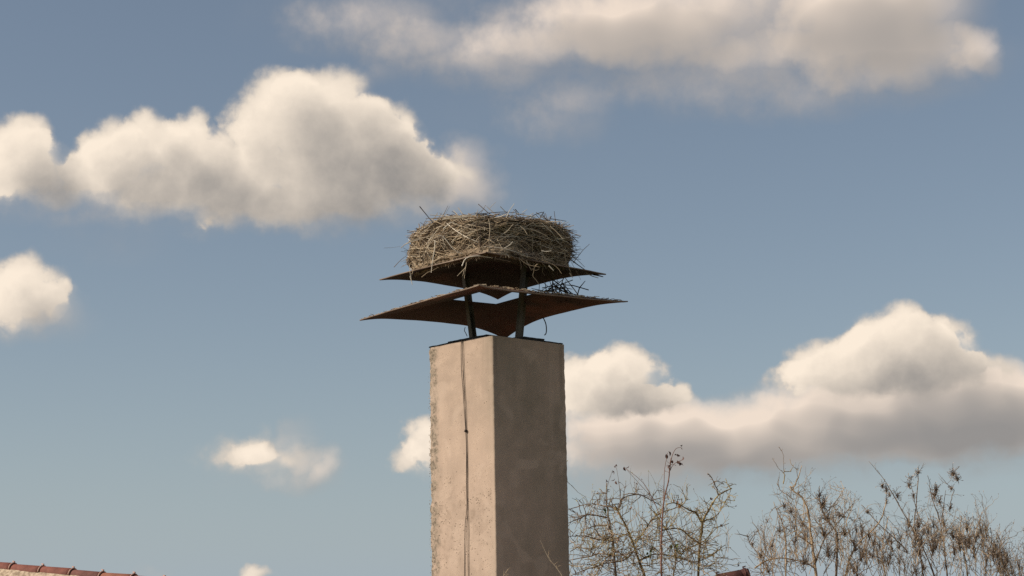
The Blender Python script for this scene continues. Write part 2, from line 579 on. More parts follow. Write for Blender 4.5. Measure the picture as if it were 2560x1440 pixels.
def shaft_mesh():
    m = Mesh()
    H = ZT - ROOF_Z
    rows = 190
    ring = []
    rc = .011
    for k, (sx, sy) in enumerate(((1, -1), (1, 1), (-1, 1), (-1, -1))):
        a0 = (-math.pi / 2, 0, math.pi / 2, math.pi)[k]
        for q in range(5):
            a = a0 + q / 4 * math.pi / 2
            ring.append((sx * (HALF - rc) + rc * math.cos(a), sy * (HALF - rc) + rc * math.sin(a), math.cos(a0 + math.pi / 4), math.sin(a0 + math.pi / 4), 1.0))
        nx = ((1, 1), (-1, 1), (-1, -1), (1, -1))[k]
        for q in range(1, 26):
            t = q / 26
            p0 = Vector((sx, sy)) * HALF
            p1 = Vector(nx) * HALF
            p = p0.lerp(p1, t)
            nn = ((1, 0), (0, 1), (-1, 0), (0, -1))[k]
            ring.append((p.x, p.y, nn[0], nn[1], 0.0))
    n = len(ring)
    for j in range(rows + 1):
        z = -H * (j / rows) ** 1.25
        for x, y, nx, ny, cr in ring:
            nv = mnoise.noise(Vector((x * 7, y * 7, z * 7))) * .0028 + mnoise.noise(Vector((x * 28, y * 28, z * 28))) * .0012
            if cr:
                e = mnoise.noise(Vector((x * 9, y * 9, z * 13))) * .004 + mnoise.noise(Vector((x, y, z * 45))) * .003
                if x < 0 and y < 0:
                    e = e * 2.2 - .006
                nv += e
            m.v.append(Vector((x + nx * nv, y + ny * nv, z)))
    for j in range(rows):
        for k in range(n):
            k2 = (k + 1) % n
            m.face([j * n + k, (j + 1) * n + k, (j + 1) * n + k2, j * n + k2])
    m.face(list(range(n)))
    m.face(list(reversed(range(rows * n, rows * n + n))))
    return m


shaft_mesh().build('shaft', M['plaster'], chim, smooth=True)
# grit standing out of the worn left corner and the pitted band
gr = Mesh()
for i in range(230):
    z = -rnd.uniform(.06, ZT - ROOF_Z - .3) if i % 3 else -rnd.uniform(.35, 1.75)
    d = abs(rnd.gauss(0, .017))
    gr.blob(Vector((-HALF + d, -HALF - rnd.uniform(-.001, .002), z)), rnd.uniform(.0016, .0040), 0 if rnd.random() < .6 else 1)
for i in range(80):
    z = -1.28 + rnd.gauss(0, .17)
    gr.blob(Vector((rnd.uniform(-HALF, HALF * .9), -HALF - .001, z)), rnd.uniform(.002, .0045), 0 if rnd.random() < .35 else 1)
for i in range(80):
    gr.blob(Vector((rnd.uniform(-HALF, HALF), -HALF - .001, -rnd.uniform(.05, 1.7))), rnd.uniform(.0016, .0034), 0 if rnd.random() < .35 else 1)
tag(gr.build('exposed_grit', [M['stone'], M['pit']], chim), kind='stuff')


def slab(x0, x1, y0, y1, z0, z1, tilt=0.0):
    m = Mesh()
    n = 8
    b = 0
    for z in (z0, z1):
        for j in range(n + 1):
            for i in range(n + 1):
                x = x0 + (x1 - x0) * i / n + (rnd.uniform(-.003, .003) if i in (0, n) else 0)
                y = y0 + (y1 - y0) * j / n + (rnd.uniform(-.003, .003) if j in (0, n) else 0)
                m.v.append(Vector((x, y, z + tilt * (x - x0) + rnd.uniform(-.0012, .0012))))
    k = (n + 1) * (n + 1)
    for j in range(n):
        for i in range(n):
            a = j * (n + 1) + i
            m.face([a, a + n + 1, a + n + 2, a + 1])
            m.face([k + a, k + a + 1, k + a + n + 2, k + a + n + 1])
    for i in range(n):
        for s in (0, n * (n + 1)):
            q = [s + i, s + i + 1, k + s + i + 1, k + s + i]
            m.face(q if s == 0 else q[::-1])
        for s in (0, n):
            a = s + i * (n + 1)
            q = [a, a + n + 1, k + a + n + 1, k + a]
            m.face(q[::-1] if s == 0 else q)
    return m


e = HALF - .004
for sx0, sx1, sy0, sy1, sz0, sz1 in ((-e, .0, -e, e, .0015, .009), (-.14, -.002, -e + .006, -.06, .0105, .0185), (.005, .26, -e + .006, -.06, .0015, .0175),
                                     (.01, e, -.04, .145, .0015, .021), (.01, e, .15, e - .008, .0015, .010)):
    slab(sx0, sx1, sy0, sy1, sz0, sz1).build('cap_slab', M['slab'], chim)
# shoulder at the foot, only its left corner shows
sh = Mesh()
zs = at(1070, 1432, CY + .1).z - ZT
sh.box((-HALF - .055, -HALF + .10, ROOF_Z - ZT), (-HALF + .02, HALF + .05, zs))
sh.build('shoulder', M['plaster'], chim)
sl = Mesh()
sl.box((-HALF - .06, -HALF + .095, zs + .001), (-HALF + .01, HALF + .055, zs + .012))
sl.build('shoulder_cover', M['slab'], chim)

# ------------------------------------------------------------------ two-tier steel hood
cowl = thing('chimney_hood', (CX, CY, ZT + .026), 'rusty two-tier steel chimney hood standing on angle posts', 'chimney hood', rz=YAW)
LOW_Z, UP_Z = .232, .475                     # rim heights above the shaft, in the hood's own frame
AX = Matrix.Rotation(-YAW, 3, 'Z')           # world direction -> hood frame


SHIFT = AX @ Vector((-.019, 0, 0))


def hood_sheet(half, hole, rise, droop, z0, tilt, seed, thick=.006):
    """Hipped square sheet, corners hanging, optional square hole; outer rim at z0."""
    m = Mesh()
    n, rr = 22, 14

    def surf(u, t):                          # u along the square (0..4), t from hole/centre (0) to rim (1)
        k = int(u) % 4
        f = u - int(u)
        cs = ((1, -1), (1, 1), (-1, 1), (-1, -1), (1, -1))
        a, b = Vector(cs[k]), Vector(cs[k + 1])
        p = a.lerp(b, f)
        s = hole + (half - hole) * t
        x, y = p.x * s, p.y * s
        c = (abs(2 * f - 1)) ** 3
        bow = .034 if k in (1, 2) else 0.0
        cw = (0.0, .35, 4.2 if hole > .01 else 1.5, .35, 0.0)
        hang = droop * cw[k if f < .5 else k + 1]
        lip = .016 * (1 - c) ** .5 * max(0.0, (t - .9) / .1) ** 1.5 if k == 0 and hole > .01 else 0.0
        z = z0 + rise * (1 - t) ** 1.12 + (1 - c) * bow * t ** 2 - hang * c * t ** 3 - lip
        z += .006 * mnoise.noise(Vector((x * 3 + seed, y * 3, seed))) * t
        ex = .007 * mnoise.noise(Vector((x * 9, y * 9, seed + 4))) * t
        x *= 1 + ex
        y *= 1 + ex
        w = Vector((x, y, z - z0))
        return tilt @ w + Vector((0, 0, z0)) + SHIFT
    tot = 4 * n
    for dz in (0.0, -thick):
        for j in range(rr + 1):
            for k in range(tot):
                p = surf(k / n, j / rr)
                m.v.append(p + Vector((0, 0, dz)))
    L = (rr + 1) * tot
    for j in range(rr):
        for k in range(tot):
            k2 = (k + 1) % tot
            m.face([j * tot + k, (j + 1) * tot + k, (j + 1) * tot + k2, j * tot + k2])
            m.face([L + j * tot + k, L + j * tot + k2, L + (j + 1) * tot + k2, L + (j + 1) * tot + k])
    for k in range(tot):
        k2 = (k + 1) % tot
        m.face([rr * tot + k, L + rr * tot + k, L + rr * tot + k2, rr * tot + k2])
        m.face([k, k2, L + k2, L + k])
    return m, surf


def world_tilt(ry, rx=0.0, rz=0.0):
    w = Matrix.Rotation(ry, 3, 'Y') @ Matrix.Rotation(rx, 3, 'X') @ Matrix.Rotation(rz, 3, 'Z')
    return AX @ w @ AX.transposed()


low_m, low_surf = hood_sheet(.664, .205, .095, .012, LOW_Z, world_tilt(math.radians(-2.2), 0.0, math.radians(-2.4)), 3.0)
low_hood = low_m.build('lower_hood', M['rust'], cowl)
tag(low_hood, 'wide lower hood sheet with a square opening in the middle')
up_m, up_surf = hood_sheet(.560, .0002, .11, .012, UP_Z, world_tilt(0.0), 7.0)
up_hood = up_m.build('upper_hood', M['rust'], cowl)
tag(up_hood, 'smaller closed upper hood sheet under the nest')
for sheet, sf in ((low_hood, low_surf), (up_hood, up_surf)):
    hem = Mesh()
    rim_pts = [sf(4 * i / 120 % 4, 1.0) + Vector((0, 0, -.003)) for i in range(121)]
    hem.tube(rim_pts, .0048, 6, cap=False)
    hem.build('folded_rim', M['rim'], sheet, smooth=True)
# four angle-iron posts on the middles of the sides
for k in range(4):
    a = k * math.pi / 2
    rot_k = Matrix.Rotation(a, 3, 'Z')
    p = Mesh()
    z_top = UP_Z + .055
    b0, b1 = .235, .315
    for (w0, w1, d0, d1) in ((-.016, .016, 0, .005), (-.016, -.011, .005, .027)):
        b = len(p.v)
        for z, r in ((0.0, b0), (z_top, b1)):
            s = 1.0 if z == 0 else .72
            for (w, d) in ((w0, d0), (w1, d0), (w1, d1), (w0, d1)):
                p.v.append(rot_k @ Vector((r - d, w * s, z)))
        for q in ((3, 2, 1, 0), (4, 5, 6, 7), (0, 1, 5, 4), (1, 2, 6, 5), (2, 3, 7, 6), (3, 0, 4, 7)):
            p.face([b + i for i in q])
    post = p.build('post', M['post'], cowl)
    f = Mesh()
    f.box((b0 - .05, -.028, .0), (b0 + .012, .028, .006), M=rot_k.to_4x4())
    f.build('foot_plate', M['post'], post)
    br = Mesh()
    br.box((b1 - .06, -.03, UP_Z + .026), (b1 + .02, .03, UP_Z + .033), M=rot_k.to_4x4())
    br.build('bracket', M['rust'], post)


def hood_local(p):
    return AX @ (Vector(p) - Vector((CX, CY, ZT + .026)))


# bent wire hanging from the right rim of the lower hood
wr = Mesh()
wp = [hood_local(at(x, y, CY + .02)) for x, y in ((1357, 792), (1364, 808), (1366, 822), (1365, 833), (1361, 838))]
wr.tube(spline(wp, 4), .004, 5)
wr.build('hook_wire', M['wire'], cowl)
wr = Mesh()
wp = [hood_local(at(x, y, CY - .2)) for x, y in ((1163, 818), (1161, 826), (1165, 834), (1168, 841))]
wr.tube(spline(wp, 4), .0025, 5)
wr.build('tie_wire', M['wire'], cowl)

# ------------------------------------------------------------------ nest
NEST_Z = ZT + .026 + UP_Z
nest_c = Vector((CX - .035, CY - .005, NEST_Z))
nest = thing('stork_nest', nest_c, 'big drum of straw and twigs piled on the upper hood', 'nest')
NR, NH = .492, .300


DENTS = ((-1.36, .60, .12, .15, .06), (-1.02, .52, .10, .14, .04), (-.80, .30, .14, .14, .04), (-2.0, .36, .14, .12, .035), (-1.62, .42, .08, .1, .03), (-.5, .55, .12, .2, .04))


def nest_point(th, t, swell=0.0):
    """Point on the nest's flank: th angle, t 0 at the hood to 1 at the crown edge."""
    d = Vector((math.cos(th), math.sin(th), 0))
    front = max(0.0, -d.y)
    h = AX @ d
    sq = 1.0 / max(abs(h.x), abs(h.y))
    r = min(.545, NR * (.35 + .65 * sq)) * (1.0 + .018 * math.sin(3 * th + .6) + .012 * math.sin(7 * th))
    prof = 1.0 - .03 * (abs(t - .5) / .5) ** 2
    if t > .86:
        prof -= .06 * ((t - .86) / .14) ** 2
    skirt = (1 - t) ** 3 * .17 * front ** 6
    r = r * prof + skirt
    r += .030 * mnoise.noise(Vector((th * 2.2, t * 3.5, 1.7))) + .020 * mnoise.noise(Vector((th * 6, t * 8, 4.1)))
    top = NH + .02 * max(0, -d.y) + .018 * math.sin(2 * th + 1.0) + .012 * math.sin(5 * th) + .012 * max(0.0, d.x) ** 2
    for dth, dt, sw, sh, dep in DENTS:
        a = (th - dth + math.pi) % (2 * math.pi) - math.pi
        r -= dep * math.exp(-(a / sw) ** 2 - ((t - dt) / sh) ** 2)
    # the foot follows the sloping hood
    q = AX @ (d * r + nest_c - Vector((CX, CY, NEST_Z)))
    s = max(abs(q.x), abs(q.y)) / .55
    if s > .985:
        k = 1 - (1 - .985 / s) * max(0.0, 1 - t / .3)
        r *= k
        q = q * k
        s *= k
    c = min(abs(q.x), abs(q.y)) / max(1e-4, max(abs(q.x), abs(q.y)))
    foot = .11 * max(0.0, 1 - s) ** 1.12 + (1 - c ** 3) * .0 * min(1, s) ** 2 - .002 * c ** 3 * min(1, s) ** 3
    if (q.y > abs(q.x)) or (q.x < -abs(q.y)):
        foot += .034 * (1 - c ** 3) * min(1, s) ** 2
    if s > 1:
        foot -= (s - 1) * .3
    z = foot + (top - foot) * t
    return d * (r + swell) + Vector((0, 0, z))


core = Mesh()
NT, NZ = 120, 26
for j in range(NZ + 1):
    for k in range(NT):
        th = 2 * math.pi * k / NT
        t = j / NZ
        p = nest_point(th, t, -.034)
        core.v.append(p + Vector((rnd.gauss(0, .004), rnd.gauss(0, .004), rnd.gauss(0, .004))))
for ring_r, dz in ((.8, -.005), (.45, -.05), (.12, -.07)):
    for k in range(NT):
        th = 2 * math.pi * k / NT
        p = nest_point(th, 1.0)
        core.v.append(Vector((p.x * ring_r, p.y * ring_r, p.z + dz + rnd.gauss(0, .004))))
for j in range(NZ + 3):
    for k in range(NT):
        k2 = (k + 1) % NT
        core.face([j * NT + k, j * NT + k2, (j + 1) * NT + k2, (j + 1) * NT + k])
core.build('nest_core', M['soil'], nest)

# matted hay lying on the hood at the nest's foot
mat_m = Mesh()
for j in range(7):
    for k in range(NT):
        th = 2 * math.pi * k / NT
        p = nest_point(th, j / 6 * .17, .010 * math.sin(j / 6 * math.pi) + .003)
        p.z += .006
        mat_m.v.append(p + Vector((rnd.gauss(0, .006), rnd.gauss(0, .006), rnd.gauss(0, .006))))
for j in range(6):
    for k in range(NT):
        k2 = (k + 1) % NT
        mat_m.face([j * NT + k, j * NT + k2, (j + 1) * NT + k2, (j + 1) * NT + k])
mat_m.build('hay_mat', M['moss'], nest)


def twig_path(th, t, length, tilt, bend, lift, outw=0.0):
    """A twig lying along the flank, tilt 0 = level."""
    n = 5
    pts = []
    for i in range(n):
        s = (i / (n - 1) - .5) * length
        a = th + s * math.cos(tilt) / NR
        tt = t + s * math.sin(tilt) / NH
        base = nest_point(a, min(1.02, max(.0, tt)), lift + outw * i / (n - 1) + bend * math.sin(i / (n - 1) * math.pi))
        if tt > 1.02:
            base.z += (tt - 1.02) * NH
        elif tt < 0:
            base.z += tt * NH * .25
        pts.append(base)
    return pts


pick = lambda w: rnd.choices(range(5), w)[0]
mass = Mesh()
for i in range(6800):
    th = rnd.uniform(0, 2 * math.pi)
    t = rnd.random()
    L = rnd.uniform(.05, .2) if rnd.random() < .75 else rnd.uniform(.2, .36)
    if t < .2 and math.sin(th) > -.12:
        t += .2
    tilt = rnd.gauss(0, .38) if t > .62 or t < .2 else rnd.gauss(0, .75)
    r = rnd.uniform(.0010, .0029)
    pth = twig_path(th, t, L, tilt, rnd.gauss(0, .008), rnd.uniform(-.036, .012), rnd.gauss(0, .014))
    mass.tube(pth, [r, r, r, r * .85, r * .6], 4, pick((1.8, 3.6, 3.2, 2.2, .6)), cap=False)
# crown: twigs lying across the rim
for i in range(900):
    th = rnd.uniform(0, 2 * math.pi)
    c = nest_point(th, 1.0) * rnd.uniform(.8, 1.0)
    a = th + math.pi / 2 + rnd.gauss(0, .5)
    L = rnd.uniform(.1, .34)
    d = Vector((math.cos(a), math.sin(a), rnd.gauss(0, .12)))
    r = rnd.uniform(.0014, .0035)
    c.z += rnd.uniform(-.012, .016)
    mid = c + Vector((0, 0, rnd.uniform(0, .014)))
    mass.tube([c - d * L / 2, mid, c + d * L / 2], [r * .7, r, r * .6], 4, pick((2, 3, 2.5, 2.2, .5)), cap=False)
# short frayed ends bristling on both silhouettes and hanging off the hay mat
for i in range(700):
    th = rnd.uniform(0, 2 * math.pi)
    t = rnd.uniform(.22, 1.0)
    p = nest_point(th, t, -.01)
    d = Vector((math.cos(th) + rnd.gauss(0, .9), math.sin(th) + rnd.gauss(0, .9), rnd.gauss(.05, .35))).normalized()
    L = rnd.uniform(.03, .10)
    mass.tube([p, p + d * L * .5 + Vector((0, 0, rnd.gauss(0, .006))), p + d * L], [.0018, .0015, .0009], 4, pick((1.5, 3, 2.5, 2.5, .3)), cap=False)
for i in range(420):
    th = rnd.uniform(math.pi * 1.12, math.pi * 1.88)
    p = nest_point(th, rnd.uniform(0, .08), .006)
    d = Vector((math.cos(th) * .6 + rnd.gauss(0, .7), math.sin(th) * .6 + rnd.gauss(0, .5), -.9)).normalized()
    L = rnd.uniform(.01, .036)
    mass.tube([p, p + d * L * .6, p + d * L + Vector((0, 0, -L * .3))], [.0016, .0012, .0007], 4, pick((1.5, 4, 3, 1, .2)), cap=False)
for i in range(170):                         # hay spilling over the right part of the rim
    th = rnd.uniform(-1.25, -.35)
    p = nest_point(th, rnd.uniform(.02, .22), .008)
    d = Vector((math.cos(th) * .8 + rnd.gauss(0, .5), math.sin(th) * .8 + rnd.gauss(0, .4), -1.0 + rnd.gauss(0, .3))).normalized()
    L = rnd.uniform(.03, .10)
    k = Vector((rnd.gauss(0, .25), rnd.gauss(0, .25), 0)) * L
    mass.tube([p, p + d * L * .35 + k * .3, p + d * L * .7 + k, p + d * L + k * .6], [.0017, .0015, .0012, .0008], 4, pick((2, 4, 2.5, 1, .4)), cap=False)
for i in range(120):                         # dark bristles against the sky on the right
    th = rnd.uniform(-.55, .35)
    p = nest_point(th, rnd.uniform(.25, 1.0), -.01)
    d = Vector((1, rnd.gauss(0, .5), rnd.gauss(-.1, .35))).normalized()
    L = rnd.uniform(.04, .12)
    mass.tube([p, p + d * L * .5 + Vector((0, 0, rnd.gauss(0, .008))), p + d * L], [.002, .0017, .001], 4, pick((.6, 1, 3, 4, .1)), cap=False)
tag(mass.build('twig_mass', TW, nest), kind='stuff')

# the twigs that can be told apart
NY = CY - .62                                # depth of the nest's near flank


def nl(x, y, Y):
    return at(x, y, Y) - nest_c


HAND = [  # photo points, depth, radius, material
    (((1094, 588), (1108, 592), (1120, 606), (1135, 624), (1155, 634), (1174, 640)), NY, .0042, 4),
    (((1088, 600), (1086, 625), (1081, 655), (1078, 682)), NY + .02, .0045, 4),
    (((1222, 548), (1225, 572), (1223, 595), (1222, 618), (1218, 634)), NY - .02, .0036, 0),
    (((1022, 603), (1045, 597), (1070, 592), (1086, 585)), NY + .1, .0040, 0),
    (((1002, 620), (1020, 606), (1038, 600), (1060, 594)), NY + .25, .0030, 0),
    (((1010, 612), (1030, 604), (1052, 598)), NY + .2, .0030, 4),
    (((1108, 572), (1120, 562), (1130, 556), (1142, 561), (1154, 567)), NY + .02, .0040, 4),
    (((1130, 556), (1136, 552), (1150, 546), (1168, 548)), NY + .03, .0030, 0),
    (((1025, 690), (1028, 700), (1031, 712)), NY + .3, .0045, 4),
    (((1024, 662), (1025, 680), (1029, 700)), NY + .3, .0032, 4),
    (((1037, 662), (1033, 676), (1028, 690)), NY + .3, .0040, 0),
    (((1054, 693), (1068, 682), (1082, 676), (1096, 668)), NY + .15, .0032, 1),
    (((1155, 665), (1165, 646), (1190, 640), (1206, 641), (1232, 645)), NY - .12, .0050, 4),
    (((1166, 656), (1164, 668), (1155, 678), (1143, 690)), NY - .08, .0036, 0),
    (((1164, 668), (1162, 682), (1161, 696)), NY - .08, .0030, 0),
    (((1160, 676), (1158, 686), (1156, 690)), NY - .08, .0024, 0),
    (((1344, 660), (1336, 668), (1334, 680), (1332, 690), (1340, 700), (1348, 712)), NY, .0042, 1),
    (((1330, 672), (1340, 676), (1348, 672)), NY, .0030, 1),
    (((1354, 627), (1366, 629), (1378, 627)), NY, .0045, 4),
    (((1372, 664), (1378, 670), (1384, 676)), NY, .0055, 4),
    (((1260, 583), (1268, 578), (1278, 566), (1284, 560)), NY - .02, .0030, 0),
    (((1300, 565), (1310, 573), (1318, 586)), NY - .02, .0040, 0),
    (((1240, 624), (1256, 622), (1272, 614), (1282, 604)), NY - .02, .0042, 4),
    (((1128, 606), (1140, 594), (1150, 586)), NY, .0036, 0),
    (((1186, 608), (1194, 596), (1204, 588)), NY, .0030, 0),
    (((1165, 584), (1180, 580), (1200, 574), (1212, 570)), NY, .0036, 0),
    (((1190, 565), (1210, 561), (1240, 568)), NY, .0032, 3),
    (((1106, 549), (1130, 545), (1160, 543), (1190, 537)), NY + .1, .0044, 4),
    (((1165, 541), (1200, 535), (1240, 531), (1262, 530), (1290, 532)), NY + .12, .0040, 3),
    (((1290, 533), (1310, 538), (1340, 541)), NY + .14, .0044, 4),
    (((1049, 516), (1062, 532), (1076, 549), (1090, 566)), NY + .3, .0042, 3),
    (((1266, 545), (1273, 528), (1286, 509)), NY + .1, .0036, 4),
    (((1288, 523), (1293, 529), (1298, 534)), NY + .2, .0036, 3),
    (((1306, 531), (1314, 526), (1318, 523)), NY + .2, .0030, 4),
    (((1225, 520), (1232, 512), (1240, 505)), NY + .4, .0022, 0),
    (((1196, 534), (1202, 528), (1208, 524)), NY + .4, .0022, 2),
    (((1330, 540), (1344, 534), (1358, 531), (1362, 545)), NY + .3, .0036, 3),
    (((1350, 543), (1358, 532), (1360, 529)), NY + .3, .0040, 3),
    (((1376, 547), (1392, 549), (1416, 553)), NY + .35, .0036, 3),
    (((1375, 565), (1390, 578), (1408, 598)), NY + .1, .0036, 0),
    (((1400, 570), (1420, 578), (1436, 585), (1452, 592)), NY + .45, .0038, 2),
    (((1432, 592), (1438, 598), (1444, 605)), NY + .5, .0036, 3),
    (((1420, 603), (1434, 612), (1443, 628)), NY + .6, .0026, 2),
    (((1432, 658), (1446, 640), (1458, 625), (1474, 610)), NY + .5, .0034, 2),
    (((1416, 643), (1430, 643), (1440, 644)), NY + .5, .0052, 3),
    (((1418, 642), (1436, 656), (1456, 670), (1476, 684)), NY + .55, .0050, 3),
    (((1466, 682), (1480, 690), (1496, 695)), NY + .6, .0048, 4),
    (((1482, 686), (1496, 689), (1508, 692)), NY + .62, .0070, 3),
    (((985, 668), (1002, 650), (1018, 638)), NY + .5, .0030, 2),
    (((1019, 655), (1040, 648), (1062, 640), (1080, 634)), NY + .15, .0036, 2),
    (((960, 620), (980, 619), (1000, 616)), NY + .5, .0012, 2),
    (((1422, 632), (1428, 655), (1440, 676), (1452, 700)), NY + .4, .0020, 2),
    (((1424, 682), (1428, 690), (1432, 695)), NY + .3, .0036, 0),
    (((1300, 648), (1316, 660), (1328, 664), (1350, 668)), NY - .02, .0034, 1),
    (((1316, 652), (1324, 668), (1330, 676)), NY, .0030, 0),
    (((1352, 650), (1372, 656), (1392, 668), (1404, 684)), NY + .1, .0030, 1),
    (((1412, 630), (1414, 650), (1422, 668), (1430, 690)), NY + .3, .0028, 1),
    (((1416, 600), (1426, 606), (1438, 604)), NY + .5, .0040, 3),
    (((1414, 612), (1426, 616), (1440, 616)), NY + .5, .0036, 3),
    (((1418, 622), (1430, 640), (1446, 652), (1462, 668)), NY + .5, .0030, 2),
    (((1412, 586), (1424, 590), (1442, 588)), NY + .5, .0034, 2),
    (((1404, 572), (1418, 574), (1432, 580)), NY + .45, .0034, 3),
    (((1236, 646), (1256, 650), (1276, 654)), NY - .1, .0030, 2),
]
for pts, Y, r, mi in HAND:
    tm = Mesh()
    pp = spline([nl(x, y, Y + .004 * i) for i, (x, y) in enumerate(pts)], 3)
    n = len(pp)
    tm.tube(pp, [.82 * r * (1 - .45 * i / (n - 1)) for i in range(n)], 6)
    tm.build('twig', TW[mi], nest)
for i in range(120):
    th = rnd.uniform(math.pi * .98, math.pi * 2.02)
    t = rnd.uniform(.08, 1.0)
    L = rnd.uniform(.14, .34)
    pth = twig_path(th, t, L, rnd.gauss(0, .45), rnd.gauss(.004, .01), rnd.uniform(.008, .022), rnd.gauss(.004, .014))
    r = rnd.uniform(.0018, .0034)
    tm = Mesh()
    tm.tube(spline(pth, 2), [r * (1 - .4 * q / 8) for q in range(9)], 5)
    tm.build('twig', TW[pick((3, 3, 2, 1.4, 1.6))], nest)

# ------------------------------------------------------------------ twigs dropped between the hoods, and debris on the lower hood
drop = thing('twig_clump', at(1395, 722, CY + .1), 'tangle of dark fallen twigs wedged between the two hoods', 'twigs')
o0 = drop.location.copy()
for k in range(30):
    a = at(1395 + rnd.gauss(0, 20), 722 + rnd.gauss(2, 5), CY + .1 + rnd.gauss(0, .06))
    d = Vector((rnd.gauss(.15, .8), rnd.gauss(0, .5), rnd.gauss(.15, .5))).normalized() * rnd.uniform(.04, .13)
    tm = Mesh()
    r = rnd.uniform(.0018, .0045)
    tm.tube([a - o0 - d, a - o0 + Vector((rnd.gauss(0, .01), 0, rnd.gauss(0, .01))), a - o0 + d], [r, r, r * .6], 5)
    tm.build('twig', TW[3 if rnd.random() < .6 else 2], drop)
for pts in (((1370, 722), (1400, 712), (1432, 700)), ((1408, 708), (1418, 722), (1428, 735)), ((1355, 720), (1380, 716), (1410, 722))):
    tm = Mesh()
    tm.tube(spline([at(x, y, CY + .05) - o0 for x, y in pts], 4), .0034, 5)
    tm.build('twig', TW[3], drop)

deb = Mesh()
for k in range(330):
    u = rnd.choice((rnd.uniform(0, 1), rnd.uniform(3, 4), rnd.uniform(.05, .7)))
    t = 1 - abs(rnd.gauss(0, .05))
    p = low_surf(u, min(1, t)) + Vector((0, 0, .004))
    if rnd.random() < .6:
        deb.blob(p, rnd.uniform(.002, .0055), rnd.choice((1, 1, 2, 0)))
    else:
        a = rnd.uniform(0, math.pi)
        d = Vector((math.cos(a), math.sin(a), rnd.gauss(0, .1))) * rnd.uniform(.01, .04)
        deb.tube([p - d, p + Vector((0, 0, .004)), p + d], .002, 4, rnd.choice((1, 2, 0)), cap=False)
debris = deb.build('hood_litter', TW, None)
debris.location = cowl.location
debris.rotation_euler = cowl.rotation_euler
tag(debris, 'crumbs of hay and twig litter lying along the lower hood rim', 'litter', kind='stuff')

# ------------------------------------------------------------------ wire loop hanging down the lit face
face_n = Matrix.Rotation(YAW, 3, 'Z') @ Vector((0, -1, 0))


def on_face(x, y, off=.004):
    """Point of the lit chimney face seen at photo x, y."""
    d = F0 + CR * ((x - 1280.0) / 4218.0) + CU * ((720.0 - y) / 4218.0)
    p0 = Vector((CX, CY, 0)) + face_n * (HALF + off)
    k = (p0 - EYE).dot(face_n) / d.dot(face_n)
    return EYE + d * k


wl = thing('hanging_wire', on_face(1153, 852, .006), 'thin dark wire loop knotted halfway down the lit chimney face', 'wire')
w0 = wl.location.copy()
for pts in (((1155, 849), (1153, 860), (1153, 890), (1154, 930), (1158, 980), (1161, 1030), (1164, 1076), (1166, 1120), (1166, 1200), (1167, 1270), (1163, 1310), (1162, 1360), (1161, 1450), (1161, 1560)),
            ((1155, 849), (1156, 870), (1158, 920), (1162, 990), (1164, 1040), (1165, 1076), (1167, 1130), (1168, 1200), (1169, 1270), (1170, 1330), (1170, 1400), (1171, 1450), (1171, 1560))):
    tm = Mesh()
    tm.tube(spline([on_face(x, y, .007) - w0 for x, y in pts], 5), .0021, 5)
    tm.build('strand', M['wire'], wl, smooth=True)
kn = Mesh()
kc = on_face(1164, 1077, .010) - w0
for k in range(3):
    loop = []
    ax = Vector((rnd.gauss(0, 1), rnd.gauss(0, 1), rnd.gauss(0, 1))).normalized()
    u = ax.orthogonal().normalized()
    v = ax.cross(u)
    for q in range(11):
        an = q / 10 * 2 * math.pi
        loop.append(kc + (u * math.cos(an) + v * math.sin(an)) * .008)
    kn.tube(loop, .0030, 5)
kn.tube([kc, kc + Vector((-.012, 0, -.006))], [.003, .0015], 5)
kn.tube([kc, kc + Vector((.012, 0, .006))], [.003, .0015], 5)
kn.build('knot', M['wire'], wl, smooth=True)

# ------------------------------------------------------------------ dry stems in front of the shaded face
for pts, lab in ((((1350, 1350), (1370, 1392), (1390, 1418), (1408, 1446), (1425, 1500), (1432, 1560)), 'single pale dry stalk leaning before the shaded chimney face'),
                 (((1270, 1422), (1262, 1434), (1256, 1450), (1252, 1500), (1250, 1560)), 'short dry sprig poking up at the foot of the shaded face')):
    base = at(pts[-1][0], pts[-1][1], CY - .52)
    st = thing('dry_stalk', base, lab, 'stalk')
    tm = Mesh()
    pp = spline([at(x, y, CY - .52) - base for x, y in reversed(pts)], 4)
    n = len(pp)
    tm.tube(pp, [.0032 - .0026 * i / (n - 1) for i in range(n)], 5)
    tm.build('stem', TW[0], st)
    sd_m = Mesh()
    for k in range(7):
        q = pp[int(n * .55) + k % max(1, int(n * .4))]
        d = Vector((rnd.gauss(0, 1), rnd.gauss(0, .3), rnd.uniform(.2, 1))).normalized() * rnd.uniform(.015, .05)
        sd_m.tube([q, q + d * .6, q + d], [.0014, .001, .0006], 4)
    sd_m.build('side_shoots', TW[1], st)

